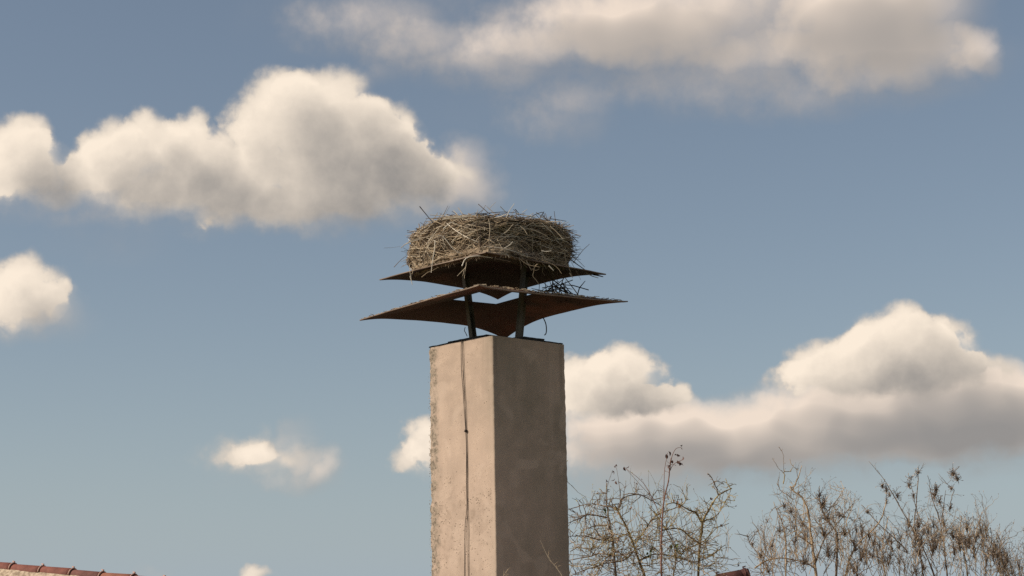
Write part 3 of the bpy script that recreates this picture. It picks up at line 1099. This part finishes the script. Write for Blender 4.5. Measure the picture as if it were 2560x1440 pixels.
# ------------------------------------------------------------------ houses
def ridge_tile(a, b, r, mat=M['tile'], flare=1.12):
    """Half-round ridge tile from a (narrow) to b (wide, overlapping) with the origin at a."""
    m = Mesh()
    d = (b - a)
    L = d.length
    d.normalize()
    s = d.cross(Vector((0, 0, 1))).normalized()
    u = s.cross(d)
    K = 12
    for off in (0.0, -.014):
        for t in (0.0, .5, .86, .88, 1.0):
            rr = (r + off) * (1 + (flare - 1) * t)
            for k in range(K + 1):
                an = math.pi * k / K
                m.v.append(d * (L * t) + s * math.cos(an) * rr + u * (math.sin(an) * rr))
    W = K + 1
    n = 5
    for i in range(n - 1):
        for k in range(K):
            m.face([i * W + k, i * W + k + 1, (i + 1) * W + k + 1, (i + 1) * W + k])
            q = n * W
            m.face([q + i * W + k, q + (i + 1) * W + k, q + (i + 1) * W + k + 1, q + i * W + k + 1])
    for k in range(K):
        m.face([k, n * W + k, n * W + k + 1, k + 1])
        e0 = (n - 1) * W
        m.face([e0 + k, e0 + k + 1, n * W + e0 + k + 1, n * W + e0 + k])
    return m, d, s, u


def ridge_row(parent_roof, origin, p0, p1, joints, r, clip=True, tm='tile', lm='tile_lip'):
    """Ridge tiles between the joint points, each a part, with a lip and clip at the joint."""
    for i in range(len(joints) - 1):
        a, b = joints[i], joints[i + 1]
        ext = (b - a).normalized() * .05
        m, d, s, u = ridge_tile(a - ext, b, r * rnd.uniform(.97, 1.03))
        t = m.build('ridge_tile', M[rnd.choice((tm, tm, tm + '_b', tm + '_c')) if tm == 'tile' else tm], parent_roof, smooth=True)
        t.location = a - ext - origin + Vector((0, 0, rnd.uniform(-.006, .006)))
        if clip:
            c = Mesh()
            pts = []
            rr = r * 1.17
            for k in range(9):
                an = math.pi * (.02 + .96 * k / 8)
                pts.append(ext + s * math.cos(an) * rr + u * math.sin(an) * rr)
            c.tube(pts, .010, 6)
            top = ext + u * rr
            c.tube([top, top + u * .018 + d * .01, top + u * .022 - d * .03], [.014, .011, .007], 6)
            lip = c.build('tile_lip', M[lm], parent_roof, smooth=True)
            lip.location = a - ext - origin


def roof_sheet(corners, thick=.12):
    m = Mesh()
    cs = [Vector(c) for c in corners]
    n = len(cs)
    m.v = cs + [c - Vector((0, 0, thick)) for c in cs]
    m.face(list(range(n)))
    m.face([n + i for i in reversed(range(n))])
    for i in range(n):
        j = (i + 1) % n
        m.face([i, n + i, n + j, j])
    return m


def prism_house(origin, wx, wy, eave, label, ridge_z, windows):
    """Low house: walls with gables, window parts; origin on the ground."""
    h = thing('farmhouse', origin, label, 'house')
    w = Mesh()
    w.box((-wx, -wy, 0), (wx, wy, eave))
    b = len(w.v)
    for x in (-wx, wx):
        w.v += [Vector((x, -wy, eave)), Vector((x, wy, eave)), Vector((x, 0, ridge_z - .16))]
    w.face([b, b + 1, b + 2])
    w.face([b + 3, b + 5, b + 4])
    w.build('wall', M['wall'], h)
    for x in windows:
        f = Mesh()
        f.box((x - .55, -wy - .03, 1.0), (x + .55, -wy + .05, 2.2))
        fo = f.build('window', M['wall'], h)
        gl = Mesh()
        gl.box((x - .45, -wy - .035, 1.1), (x + .45, -wy - .031, 2.1))
        gl.build('pane', M['glass'], fo)
    return h


# the house that carries the chimney, all of it below the picture
own = prism_house(Vector((CX + .3, CY + .2, 0)), 5.0, 3.1, 2.6, 'low rendered farmhouse under the chimney', 4.35, (-3, 2.5))
rf = bpy.data.objects.new('roof', None)
rf.parent = own
col.objects.link(rf)
for s in (-1, 1):
    q = roof_sheet(((-5.3, 0, 4.35), (5.3, 0, 4.35), (5.3, s * 3.45, 2.38), (-5.3, s * 3.45, 2.38)) if s < 0 else
                   ((-5.3, 0, 4.345), (-5.3, 3.45, 2.38), (5.3, 3.45, 2.38), (5.3, 0, 4.345)))
    q.build('roof_slope', M['tile'], rf)
jp = [Vector((CX + .3 - 5.25 + i * .42, CY + .2, 4.33)) for i in range(11)]
ridge_row(rf, own.location, None, None, jp, .11, clip=False)
jp = [Vector((CX + 1.3 + i * .42, CY + .2, 4.33)) for i in range(10)]
ridge_row(rf, own.location, None, None, jp, .11, clip=False)

# neighbour on the left: only a falling hip with its clipped ridge tiles shows
Lj = [at(x, y, Y) for x, y, Y in ((-258, 1397, 25.6), (-184, 1404, 25.3), (-112, 1411, 25.0), (-40, 1418, 24.7), (33, 1424, 24.4), (106, 1431, 24.15), (182, 1438, 23.9), (256, 1446, 23.65), (334, 1452, 23.4), (410, 1461, 23.15), (488, 1469, 22.9))]
for q in Lj:
    q.z += .0
lh0 = Vector((Lj[4].x - 1.5, Lj[4].y + 2.0, 0))
left = thing('farmhouse', lh0, 'neighbouring house whose clipped red hip ridge shows at lower left', 'house')
lw = Mesh()
lw.box((-4.2, -3.0, 0), (3.9, 3.4, 2.6))
lw.build('wall', M['wall'], left)
lroof = bpy.data.objects.new('roof', None)
lroof.parent = left
col.objects.link(lroof)
A, B = Lj[0] - lh0, Lj[-1] - lh0
dn = Vector((0, 0, .07))
A2 = A + (A - B) * .6
B2 = B + (B - A).normalized() * 1.6 + Vector((0, 0, -.5))
roof_sheet((A2 - dn, Vector((A2.x, -3.4, 2.4)), Vector((B2.x, -3.4, 2.4)), B2 - dn), .1).build('roof_slope', M['tile'], lroof)
roof_sheet((B2 - dn * 1.2, Vector((B2.x, 3.6, 2.4)), Vector((A2.x, 3.6, 2.4)), A2 - dn * 1.2), .1).build('roof_slope', M['tile'], lroof)
ridge_row(lroof, lh0, None, None, Lj, .082)
# bed of mortar under the hip tiles, crumbly at its lower edge
mb = Mesh()
n = 90
for i in range(n + 1):
    t = i / n
    k = min(len(Lj) - 2, int(t * (len(Lj) - 1)))
    f = t * (len(Lj) - 1) - k
    c = Lj[k].lerp(Lj[k + 1], f) - lh0
    jn = mnoise.noise(Vector((t * 40, 0, 0))) * .018 + mnoise.noise(Vector((t * 130, 3, 0))) * .012
    for y, z in ((-.30, -.26), (-.24 + jn, -.13 + jn), (-.12, -.025 + jn * .6), (-.06, .03), (.06, .03), (.2, -.16), (.3, -.26)):
        mb.v.append(c + Vector((0, y, z)))
for i in range(n):
    for k in range(6):
        a = i * 7 + k
        mb.face([a, a + 7, a + 8, a + 1])
mb.build('mortar_bed', M['mortar'], lroof)

# house on the right: the end of its ridge pokes up among the shrubs
Rj = [at(x, y, Y) for x, y, Y in ((1864, 1441, 21.0), (1798, 1455, 21.0), (1732, 1469, 21.0), (1666, 1484, 21.0))]
rh0 = Vector((Rj[2].x, 21.0, 0))
right = thing('farmhouse', rh0, 'house whose dark red ridge end shows between the bare shrubs', 'house')
rw = Mesh()
rw.box((-3.0, -2.4, 0), (.9, 2.4, 2.9))
rw.build('wall', M['wall'], right)
rroof = bpy.data.objects.new('roof', None)
rroof.parent = right
col.objects.link(rroof)
A, B = Rj[0] - rh0 - dn, Rj[-1] - rh0 - dn
B2 = B + (B - A)
for s in (-1, 1):
    e0, e1 = Vector((A.x, s * 2.8, 2.6)), Vector((B2.x, s * 2.8, 2.6))
    k = Vector((0, 0, -.002 * (s + 1)))
    roof_sheet((A + k, B2 + k, e1, e0) if s > 0 else (B2, A, e0, e1), .1).build('roof_slope', M['tile'], rroof)
gb = Mesh()
x = A.x - .06
gb.v = [Vector((x, -2.4, 2.55)), Vector((x, 2.4, 2.55)), Vector((x, 0, A.z - .15)), Vector((x - .2, -2.4, 2.55)), Vector((x - .2, 2.4, 2.55)), Vector((x - .2, 0, A.z - .15))]
for q in ((0, 1, 2), (5, 4, 3), (0, 3, 4, 1), (1, 4, 5, 2), (2, 5, 3, 0)):
    gb.face(list(q))
gb.build('gable', M['wall'], right)
ridge_row(rroof, rh0, None, None, Rj, .085, True, 'dark_tile', 'dark_tile')
cap = Mesh()
dd = (Rj[0] - Rj[1]).normalized()
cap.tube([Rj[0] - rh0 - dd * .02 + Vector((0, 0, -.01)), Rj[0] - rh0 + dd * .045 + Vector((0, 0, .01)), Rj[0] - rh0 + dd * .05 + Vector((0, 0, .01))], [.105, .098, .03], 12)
cap.build('ridge_end_cap', M['dark_tile'], rroof)


# ------------------------------------------------------------------ shrubs
SEEDS = [M['seed'], M['seed_dark'], M['seed_pale'], M['bark_grey']]


class Shrub:
    def __init__(self, name, base_px, Y, label, cat='shrub', group=None):
        b = at(base_px, 1440, Y)
        self.o = thing(name, Vector((b.x, Y, 0)), label, cat, group)
        self.c = self.o.location.copy()
        self.Y = Y
        self.tw = Mesh()
        self.sd = Mesh()
        self.px = Y / 4218.0                 # metres in one photo pixel here

    def P(self, x, y, dy=0.0):
        return at(x, y, self.Y + dy) - self.c

    def stem(self, pts, r0, r1, mat, dy=(0, 0), name='stem', ground=False, wob=1.2, knots=True):
        n = len(pts)
        pp = [self.P(x, y, dy[0] + (dy[1] - dy[0]) * i / (n - 1)) for i, (x, y) in enumerate(pts)]
        pp = spline(pp, 5)
        pp = [p + Vector((rnd.gauss(0, 1), rnd.gauss(0, 1), rnd.gauss(0, .5))) * self.px * wob * .5 for p in pp]
        full = pp
        if ground:
            foot = Vector((rnd.gauss(0, .35), rnd.gauss(0, .3), 0))
            low = [foot, foot.lerp(pp[0], .33) + Vector((rnd.gauss(0, .08), 0, 0)), foot.lerp(pp[0], .7) + Vector((rnd.gauss(0, .06), 0, 0))]
            full = low + pp
        m = Mesh()
        k = len(full)
        rad = []
        for i in range(k):
            t = max(0.0, (i - (k - len(pp))) / (len(pp) - 1))
            r = (r0 + (r1 - r0) * t) * self.px
            if i < k - len(pp):
                r = r0 * self.px * (1.6 - .2 * i)
            if knots:
                r *= rnd.uniform(.85, 1.25)
            rad.append(r)
        m.tube(full, rad, 6)
        m.build(name, mat, self.o, smooth=True)
        return pp

    def grow(self, p, d, length, r, mat, depth, spread=.7, gravity=0.0, ends=None):
        """A twig that kinks as it goes and forks on."""
        n = 5
        pts = [p]
        q = p.copy()
        d = d.normalized()
        for i in range(n):
            d = (d + Vector((rnd.gauss(0, .22), rnd.gauss(0, .22), rnd.gauss(gravity, .2)))).normalized()
            q = q + d * (length / n)
            pts.append(q.copy())
            if depth > 0 and i >= 1 and rnd.random() < .62:
                sd_ = Vector((rnd.gauss(0, 1), rnd.gauss(0, .8), rnd.gauss(.15, .8))).normalized()
                nd = (d + sd_ * spread).normalized()
                self.grow(q, nd, length * rnd.uniform(.35, .65), r * .65, mat, depth - 1, spread, gravity, ends)
        self.tw.tube(pts, [r * (1 - .6 * i / n) for i in range(n + 1)], 4, mat, cap=False)
        if ends is not None:
            ends.append((q, d))
        return q, d

    def spurs(self, pp, count, length, r, mat, depth=1, up=.25, ends=None, t0=.05, spread=.8):
        for k in range(count):
            i = int((t0 + (1 - t0) * rnd.random()) * (len(pp) - 2))
            p = pp[i].lerp(pp[i + 1], rnd.random())
            ax = (pp[i + 1] - pp[i]).normalized()
            s = Vector((rnd.gauss(0, 1), rnd.gauss(0, .8), rnd.gauss(up, .8)))
            s = (s - ax * s.dot(ax) * .6).normalized()
            self.grow(p, s, length * rnd.uniform(.4, 1.3) * self.px, r * rnd.uniform(.7, 1.2) * self.px, mat, depth, spread, 0.0, ends)

    def buds(self, ends, mats, r=(1.0, 2.0), prob=.6):
        for p, d in ends:
            if rnd.random() < prob:
                self.sd.blob(p, rnd.uniform(*r) * self.px, rnd.choice(mats), d, 2.4)

    def cluster(self, x, y, rx, ry, n, mats, dy=0.0, size=(1.3, 2.7), name='seed_head', into=None):
        """Seed panicle: a short branched stalk with many hanging husks, a part of its own."""
        m = into or Mesh()
        c = self.P(x, y, dy)
        for k in range(n):
            o = Vector((rnd.gauss(0, .5) * rx, rnd.gauss(0, .4) * rx, rnd.gauss(0, .5) * ry)) * self.px
            s = rnd.uniform(*size) * self.px
            m.leaf(c + o, Vector((rnd.gauss(0, .6), rnd.gauss(0, .6), rnd.gauss(.2, .7))), s * 2.7, s * .75, rnd.choice(mats))
            if True:
                m.tube([c + Vector((0, 0, -ry * .5 * self.px)), c + o * .5, c + o], .45 * self.px, 3, 3, cap=False)
        if into is None:
            m.build(name, SEEDS, self.o)

    def dead_leaf(self, x, y, size, dy=0.0, mat='dead_leaf', n=2):
        p = self.P(x, y, dy)
        for k in range(n):
            m = Mesh()
            m.leaf(p + Vector((rnd.gauss(0, .3), rnd.gauss(0, .3), rnd.gauss(0, .4))) * size * self.px,
                   Vector((rnd.gauss(0, .5), rnd.gauss(0, .5), -1 + rnd.gauss(0, .5))), size * self.px * rnd.uniform(.8, 1.3), size * self.px * .8, 0, .5)
            m.build('dead_leaf' if mat != 'green_leaf' else 'leaf', M[mat], self.o)

    def done(self, tw_mats, sd_mats):
        if self.tw.v:
            tag(self.tw.build('twigs', tw_mats, self.o), kind='stuff')
        if self.sd.v:
            tag(self.sd.build('buds', sd_mats, self.o), kind='stuff')


BL, BG, BT, BR = M['bark_lichen'], M['bark_grey'], M['bark_tan'], M['bark_red']

# --- bare lichened fruit shrub beside the chimney
A = Shrub('bare_shrub', 1600, 16.4, 'bare lichened fruit shrub with knobbly spurs right beside the chimney')
ends = []
stems = [
    (((1541, 1448), (1532, 1352), (1524, 1309), (1517, 1250), (1517, 1207)), 4.6, 1.6, BG, (0, .1), True),
    (((1614, 1448), (1580, 1352), (1565, 1316), (1546, 1280), (1536, 1260)), 5.0, 2.2, BL, (.1, -.1), True),
    (((1546, 1270), (1556, 1246), (1594, 1236), (1619, 1246), (1653, 1265)), 2.4, 1.4, BG, (-.1, .1), False),
    (((1745, 1448), (1749, 1362), (1756, 1323), (1757, 1304), (1777, 1265), (1799, 1236), (1830, 1221)), 5.0, 1.8, BL, (.2, 0), True),
    (((1796, 1237), (1789, 1215), (1779, 1194), (1769, 1182)), 2.2, 1.3, BG, (0, -.1), False),
    (((1828, 1222), (1818, 1208), (1815, 1196)), 1.8, 1.0, BL, (0, 0), False),
    (((1750, 1360), (1726, 1343), (1699, 1323), (1667, 1323), (1643, 1333)), 3.4, 1.6, BL, (.1, -.2), False),
    (((1756, 1309), (1740, 1282), (1723, 1275), (1692, 1258), (1665, 1260)), 3.2, 1.6, BL, (.1, -.2), False),
    (((1519, 1294), (1473, 1287), (1450, 1296), (1420, 1308)), 2.8, 1.3, BG, (.1, -.2), False),
    (((1517, 1314), (1485, 1316), (1456, 1326)), 2.4, 1.2, BG, (.1, .2), False),
    (((1546, 1272), (1510, 1264), (1473, 1260), (1420, 1274)), 2.6, 1.2, BG, (0, .2), False),
    (((1536, 1389), (1500, 1384), (1473, 1391), (1424, 1400)), 3.0, 1.4, BG, (0, .2), False),
    (((1530, 1352), (1500, 1350), (1463, 1340), (1422, 1341)), 2.2, 1.1, BG, (0, -.2), False),
    (((1590, 1372), (1560, 1400), (1510, 1410), (1450, 1430), (1415, 1446)), 2.8, 1.3, BG, (0, -.2), False),
    (((1585, 1362), (1610, 1330), (1640, 1290), (1700, 1265), (1720, 1245)), 2.4, 1.2, BL, (0, .3), False),
    (((1600, 1400), (1640, 1385), (1690, 1392), (1740, 1405), (1790, 1380), (1812, 1362)), 2.6, 1.2, BL, (0, .2), False),
    (((1680, 1450), (1690, 1400), (1684, 1360), (1650, 1300), (1625, 1270)), 3.0, 1.4, BL, (.3, .3), True),
    (((1700, 1395), (1716, 1375), (1760, 1352), (1790, 1322), (1822, 1308)), 2.2, 1.0, BL, (.2, .4), False),
    (((1757, 1304), (1790, 1290), (1812, 1258), (1822, 1240)), 1.8, .9, BL, (.1, .3), False),
    (((1480, 1450), (1500, 1420), (1520, 1390), (1560, 1370)), 2.4, 1.2, BT, (-.2, 0), True),
]
for pts, r0, r1, mt, dyv, gnd in stems:
    pp = A.stem(pts, r0 * .72, r1 * .72, mt, dyv, 'stem' if gnd else 'branch', gnd, 1.6)
    lm = 0 if mt in (BL, BT) else 1
    L = sum((pp[i + 1] - pp[i]).length for i in range(len(pp) - 1)) / A.px
    A.spurs(pp, int(L / 10), 36, 1.15, lm, 1, .3, ends, .03, .9)
    A.spurs(pp, int(L / 11), 13, .8, lm, 0, .4, ends, .03)
for k in range(60):                          # thin upright suckers
    x = rnd.uniform(1440, 1820)
    y = rnd.uniform(1300, 1430)
    q = A.P(x, y, rnd.uniform(-.4, .4))
    A.grow(q, Vector((rnd.gauss(0, .25), rnd.gauss(0, .2), 1)), rnd.uniform(50, 120) * A.px, .7 * A.px, rnd.choice((0, 1, 2)), 1, .6, .02, ends)
for k in range(260):                         # low tangle
    x = rnd.uniform(1425, 1800)
    y = rnd.uniform(1330, 1455)
    q = A.P(x, y, rnd.uniform(-.5, .5))
    A.grow(q, Vector((rnd.gauss(0, 1), rnd.gauss(0, .6), rnd.gauss(.3, .5))), rnd.uniform(25, 70) * A.px, .95 * A.px, rnd.choice((0, 0, 1, 2)), 1, .9, 0, ends)
A.buds(ends, (0, 1, 2, 3, 3), (.6, 1.35), .75)
for x, y, s in ((1515, 1201, 9), (1541, 1200, 9), (1531, 1176, 8), (1540, 1167, 7), (1563, 1171, 9), (1585, 1205, 5), (1777, 1248, 6), (1802, 1310, 7), (1629, 1297, 7), (1546, 1318, 8), (1435, 1364, 7), (1850, 1408, 8)):
    A.dead_leaf(x, y, s, rnd.uniform(-.1, .1))
for x, y, s in ((1688, 1252, 8), (1696, 1262, 8), (1702, 1268, 7), (1580, 1270, 7), (1546, 1284, 7), (1545, 1350, 6), (1685, 1245, 6)):
    A.dead_leaf(x, y, s, 0, 'rust_leaf', 2)
for x, y, s in ((1680, 1362, 13), (1690, 1366, 12), (1695, 1358, 10), (1510, 1275, 7), (1628, 1372, 9), (1622, 1382, 8)):
    A.dead_leaf(x, y, s, 0, 'green_leaf', 4)
for tip, root in (((1531, 1176), (1510, 1262)), ((1541, 1168), (1553, 1262)), ((1565, 1172), (1650, 1262)), ((1585, 1206), (1600, 1240)), ((1545, 1202), (1552, 1258))):
    A.stem((root, ((root[0] + tip[0]) / 2 + rnd.uniform(-4, 4), (root[1] + tip[1]) / 2), tip), .8, .4, BG, (0, 0), 'branch', False, .6)
A.done([BL, BG, BT], [M['seed'], M['dead_leaf'], M['bark_lichen'], M['lichen']])

# --- single upright cane with hanging dead leaves
C = Shrub('upright_cane', 1654, 16.0, 'tall straight reddish cane tipped with dark dead leaves', 'cane')
ends = []
pp = C.stem(((1654, 1448), (1653, 1380), (1655, 1309), (1659, 1255), (1670, 1207), (1675, 1165), (1677, 1146)), 2.6, 1.2, BR, (0, 0), 'stem', True, .6, False)
C.spurs(pp, 9, 14, .6, 0, 0, .4, ends)
C.stem(((1675, 1165), (1681, 1138), (1690, 1122), (1703, 1118)), 1.1, .5, BR, (0, 0), 'branch', False, .3, False)
C.stem(((1659, 1255), (1660, 1210), (1662, 1170), (1669, 1132)), 1.2, .5, BR, (0, 0), 'branch', False, .3, False)
C.stem(((1673, 1180), (1685, 1160), (1704, 1150)), .9, .5, BR, (0, 0), 'branch', False, .3, False)
C.stem(((1655, 1300), (1628, 1240), (1606, 1205), (1566, 1172)), 1.0, .5, BR, (0, 0), 'branch', False, .3, False)
C.stem(((1672, 1250), (1664, 1230), (1648, 1218)), 1.0, .5, BR, (0, 0), 'branch', False, .3, False)
for x, y, s in ((1669, 1131, 10), (1703, 1118, 7), (1692, 1134, 9), (1695, 1142, 9), (1705, 1151, 12), (1706, 1158, 9), (1681, 1160, 10), (1676, 1170, 7), (1671, 1162, 6)):
    C.dead_leaf(x, y, s)
C.buds(ends, (0, 1), (.8, 1.5), .8)
C.done([BR, BG], [M['dead_leaf'], M['seed_dark']])

# --- leaning shrub with a hooked top
B = Shrub('hooked_shrub', 2040, 17.2, 'leaning tan shrub with a hooked bare tip, left of the seedy shrub')
ends = []
stems = [
    (((2043, 1450), (2030, 1363), (2021, 1287), (2008, 1249), (1983, 1227), (1975, 1216)), 5.2, 2.0, BT, (0, 0), True),
    (((1975, 1217), (1986, 1216), (1992, 1200), (1997, 1191), (2004, 1164)), 2.2, 1.2, BT, (0, 0), False),
    (((1996, 1176), (1988, 1170), (1978, 1160), (1974, 1148)), 1.3, .7, BT, (0, 0), False),
    (((1958, 1210), (1962, 1190), (1960, 1180), (1975, 1178), (1982, 1168)), 1.8, .9, BL, (.05, .05), False),
    (((1960, 1182), (1948, 1172), (1936, 1154), (1930, 1145)), 1.0, .5, BG, (.05, .05), False),
    (((1983, 1249), (1970, 1238), (1953, 1227), (1941, 1208)), 1.8, .9, BG, (0, .1), False),
    (((2090, 1450), (2092, 1363), (2090, 1331), (2057, 1281), (2049, 1232)), 4.4, 1.6, BG, (.1, .1), True),
    (((1964, 1450), (1964, 1350), (1953, 1303), (1934, 1254)), 3.2, 1.0, BT, (.2, .1), True),
    (((1887, 1421), (1915, 1402), (1956, 1395), (2013, 1407), (2035, 1420)), 2.6, 2.2, BT, (-.1, 0), False),
    (((1912, 1450), (1905, 1400), (1876, 1358), (1868, 1336)), 1.8, .7, BG, (.2, .2), True),
    (((2062, 1285), (2090, 1254), (2104, 1232), (2114, 1218)), 1.8, .8, BT, (.1, .1), False),
    (((2035, 1420), (2060, 1350), (2100, 1300), (2130, 1262)), 2.6, 1.0, BG, (0, .3), False),
    (((2030, 1363), (1990, 1330), (1975, 1290)), 2.2, .9, BT, (0, -.2), False),
    (((1946, 1118), (1952, 1124), (1958, 1140), (1960, 1180)), .5, .7, BG, (.05, .05), False),
]
for pts, r0, r1, mt, dyv, gnd in stems:
    pp = B.stem(pts, r0 * .72, r1 * .72, mt, dyv, 'stem' if gnd else 'branch', gnd, 1.3)
    L = sum((pp[i + 1] - pp[i]).length for i in range(len(pp) - 1)) / B.px
    if pts[-1][1] > 1205 or gnd:
        B.spurs(pp, int(L / 12), 32, 1.0, 0 if mt is BT else 1, 1, .6, ends, .1, .7)
    B.spurs(pp, int(L / 14), 8, .7, 0, 0, .5, ends, .1)
for k in range(120):
    x = rnd.uniform(1900, 2130)
    top = 1300 + 30 * math.sin(x * .05) - (40 if 2000 < x < 2090 else 0)
    y = rnd.uniform(top + 40, 1450)
    q = B.P(x, y, rnd.uniform(-.4, .4))
    B.grow(q, Vector((rnd.gauss(0, .35), rnd.gauss(0, .3), 1)), rnd.uniform(40, 100) * B.px, .85 * B.px, rnd.choice((0, 1, 0)), 2, .6, .03, ends)
B.buds(ends, (0, 1, 1), (.5, 1.1), .7)
for x, y, r, n in ((2049, 1235, 12, 22), (2057, 1258, 20, 45), (1960, 1262, 13, 20), (1978, 1276, 12, 20), (2098, 1288, 12, 26), (2069, 1290, 26, 50), (1948, 1322, 16, 26), (2008, 1308, 16, 30), (2015, 1340, 20, 34), (1930, 1360, 14, 22), (2060, 1330, 22, 40), (2110, 1330, 18, 34), (1985, 1352, 18, 30), (1901, 1388, 14, 26), (1920, 1420, 20, 36), (2070, 1380, 22, 40), (2010, 1400, 20, 34), (1880, 1360, 9, 12), (1918, 1302, 8, 10)):
    B.cluster(x, y, r, r * 1.2, int(n * 1.3), (0, 0, 1, 2), rnd.uniform(-.3, .3))
B.done([BT, BG, BL], [M['seed'], M['seed_dark'], M['seed_pale']])

# --- dense shrub hung with seed heads at the lower right
D = Shrub('seedy_shrub', 2310, 17.6, 'dense twiggy shrub hung with brown seed heads at lower right')
ends = []
stems = [
    (((2110, 1450), (2136, 1372), (2196, 1309), (2213, 1265), (2217, 1249)), 3.4, 1.3, BT, (0, 0), True),
    (((2265, 1374), (2230, 1340), (2196, 1309), (2170, 1280), (2153, 1262)), 2.2, 1.0, BG, (.05, .1), False),
    (((2340, 1450), (2314, 1385), (2243, 1254), (2210, 1199), (2172, 1153)), 2.8, .6, BG, (0, 0), True),
    (((2310, 1450), (2298, 1366), (2285, 1325), (2291, 1254), (2296, 1191), (2295, 1169)), 2.6, .9, BG, (.1, .1), True),
    (((2330, 1380), (2319, 1344), (2292, 1276), (2282, 1230), (2274, 1200)), 2.0, .8, BG, (.2, .1), False),
    (((2370, 1450), (2352, 1314), (2330, 1243), (2319, 1188)), 2.6, .7, BG, (0, .1), True),
    (((2354, 1310), (2360, 1260), (2364, 1226)), 1.6, .7, BG, (.1, .1), False),
    (((2374, 1280), (2380, 1240), (2385, 1226), (2366, 1208), (2346, 1184)), 1.6, .6, BG, (.1, .1), False),
    (((2420, 1450), (2410, 1380), (2400, 1330), (2405, 1290)), 2.8, 1.0, BT, (.2, 0), True),
    (((2215, 1450), (2205, 1385), (2212, 1330), (2222, 1290)), 2.6, 1.0, BT, (.2, .3), True),
    (((2460, 1450), (2470, 1390), (2480, 1350), (2476, 1318)), 2.4, .9, BG, (.1, .3), True),
    (((2500, 1450), (2500, 1400), (2510, 1370)), 2.0, .8, BG, (.1, .3), True),
    (((2310, 1360), (2340, 1352), (2380, 1330), (2410, 1310)), 1.8, .8, BT, (-.1, 0), False),
]
for pts, r0, r1, mt, dyv, gnd in stems:
    pp = D.stem(pts, r0 * .72, r1 * .72, mt, dyv, 'stem' if gnd else 'branch', gnd, .9)
    L = sum((pp[i + 1] - pp[i]).length for i in range(len(pp) - 1)) / D.px
    D.spurs(pp, int(L / 30), 26, .6, 1, 1, .8, ends, .0, .5)


def dense_top(x):
    prof = ((2110, 1350), (2150, 1310), (2180, 1320), (2240, 1330), (2275, 1300), (2330, 1300), (2365, 1285), (2405, 1298), (2460, 1312), (2500, 1345), (2530, 1392), (2560, 1370), (2620, 1380))
    for (x0, y0), (x1, y1) in zip(prof, prof[1:]):
        if x0 <= x <= x1:
            return y0 + (y1 - y0) * (x - x0) / (x1 - x0)
    return 1400


for k in range(270):
    x = rnd.uniform(2110, 2610)
    y = rnd.uniform(dense_top(x) + 30, 1480)
    q = D.P(x, y, rnd.uniform(-.7, .7))
    D.grow(q, Vector((rnd.gauss(0, .3), rnd.gauss(0, .3), 1)), rnd.uniform(35, 85) * D.px, .85 * D.px, rnd.choice((0, 1, 0)), 2, .6, .03, ends)
D.buds(ends, (0, 1, 1), (.5, 1.1), .7)
for x, y, r, n in ((2206, 1214, 11, 24), (2216, 1224, 12, 28), (2243, 1238, 12, 28), (2225, 1236, 9, 18), (2272, 1212, 10, 26), (2277, 1194, 8, 18), (2295, 1180, 10, 26), (2284, 1238, 9, 20), (2336, 1236, 17, 50), (2340, 1220, 12, 28), (2348, 1252, 12, 26), (2382, 1182, 13, 36), (2393, 1195, 13, 36), (2378, 1220, 9, 20), (2377, 1268, 8, 18), (2272, 1308, 14, 34), (2168, 1278, 10, 18), (2216, 1252, 8, 14)):
    D.cluster(x, y, r, r * 1.25, int(n * 1.3), (0, 0, 0, 1, 2), rnd.uniform(-.05, .1))
seed_mass = Mesh()
for k in range(150):
    x = rnd.uniform(2115, 2600)
    y = dense_top(x) + abs(rnd.gauss(0, 80)) + rnd.uniform(0, 20)
    if y > 1465:
        continue
    r = rnd.uniform(9, 20)
    D.cluster(x, y, r, r * 1.7, int(r * 1.6), (0, 0, 0, 1, 2, 2), rnd.uniform(-.7, .7), into=seed_mass)
tag(seed_mass.build('seed_mass', SEEDS, D.o), kind='stuff')
D.done([BT, BG], [M['seed'], M['seed_dark'], M['seed_pale']])
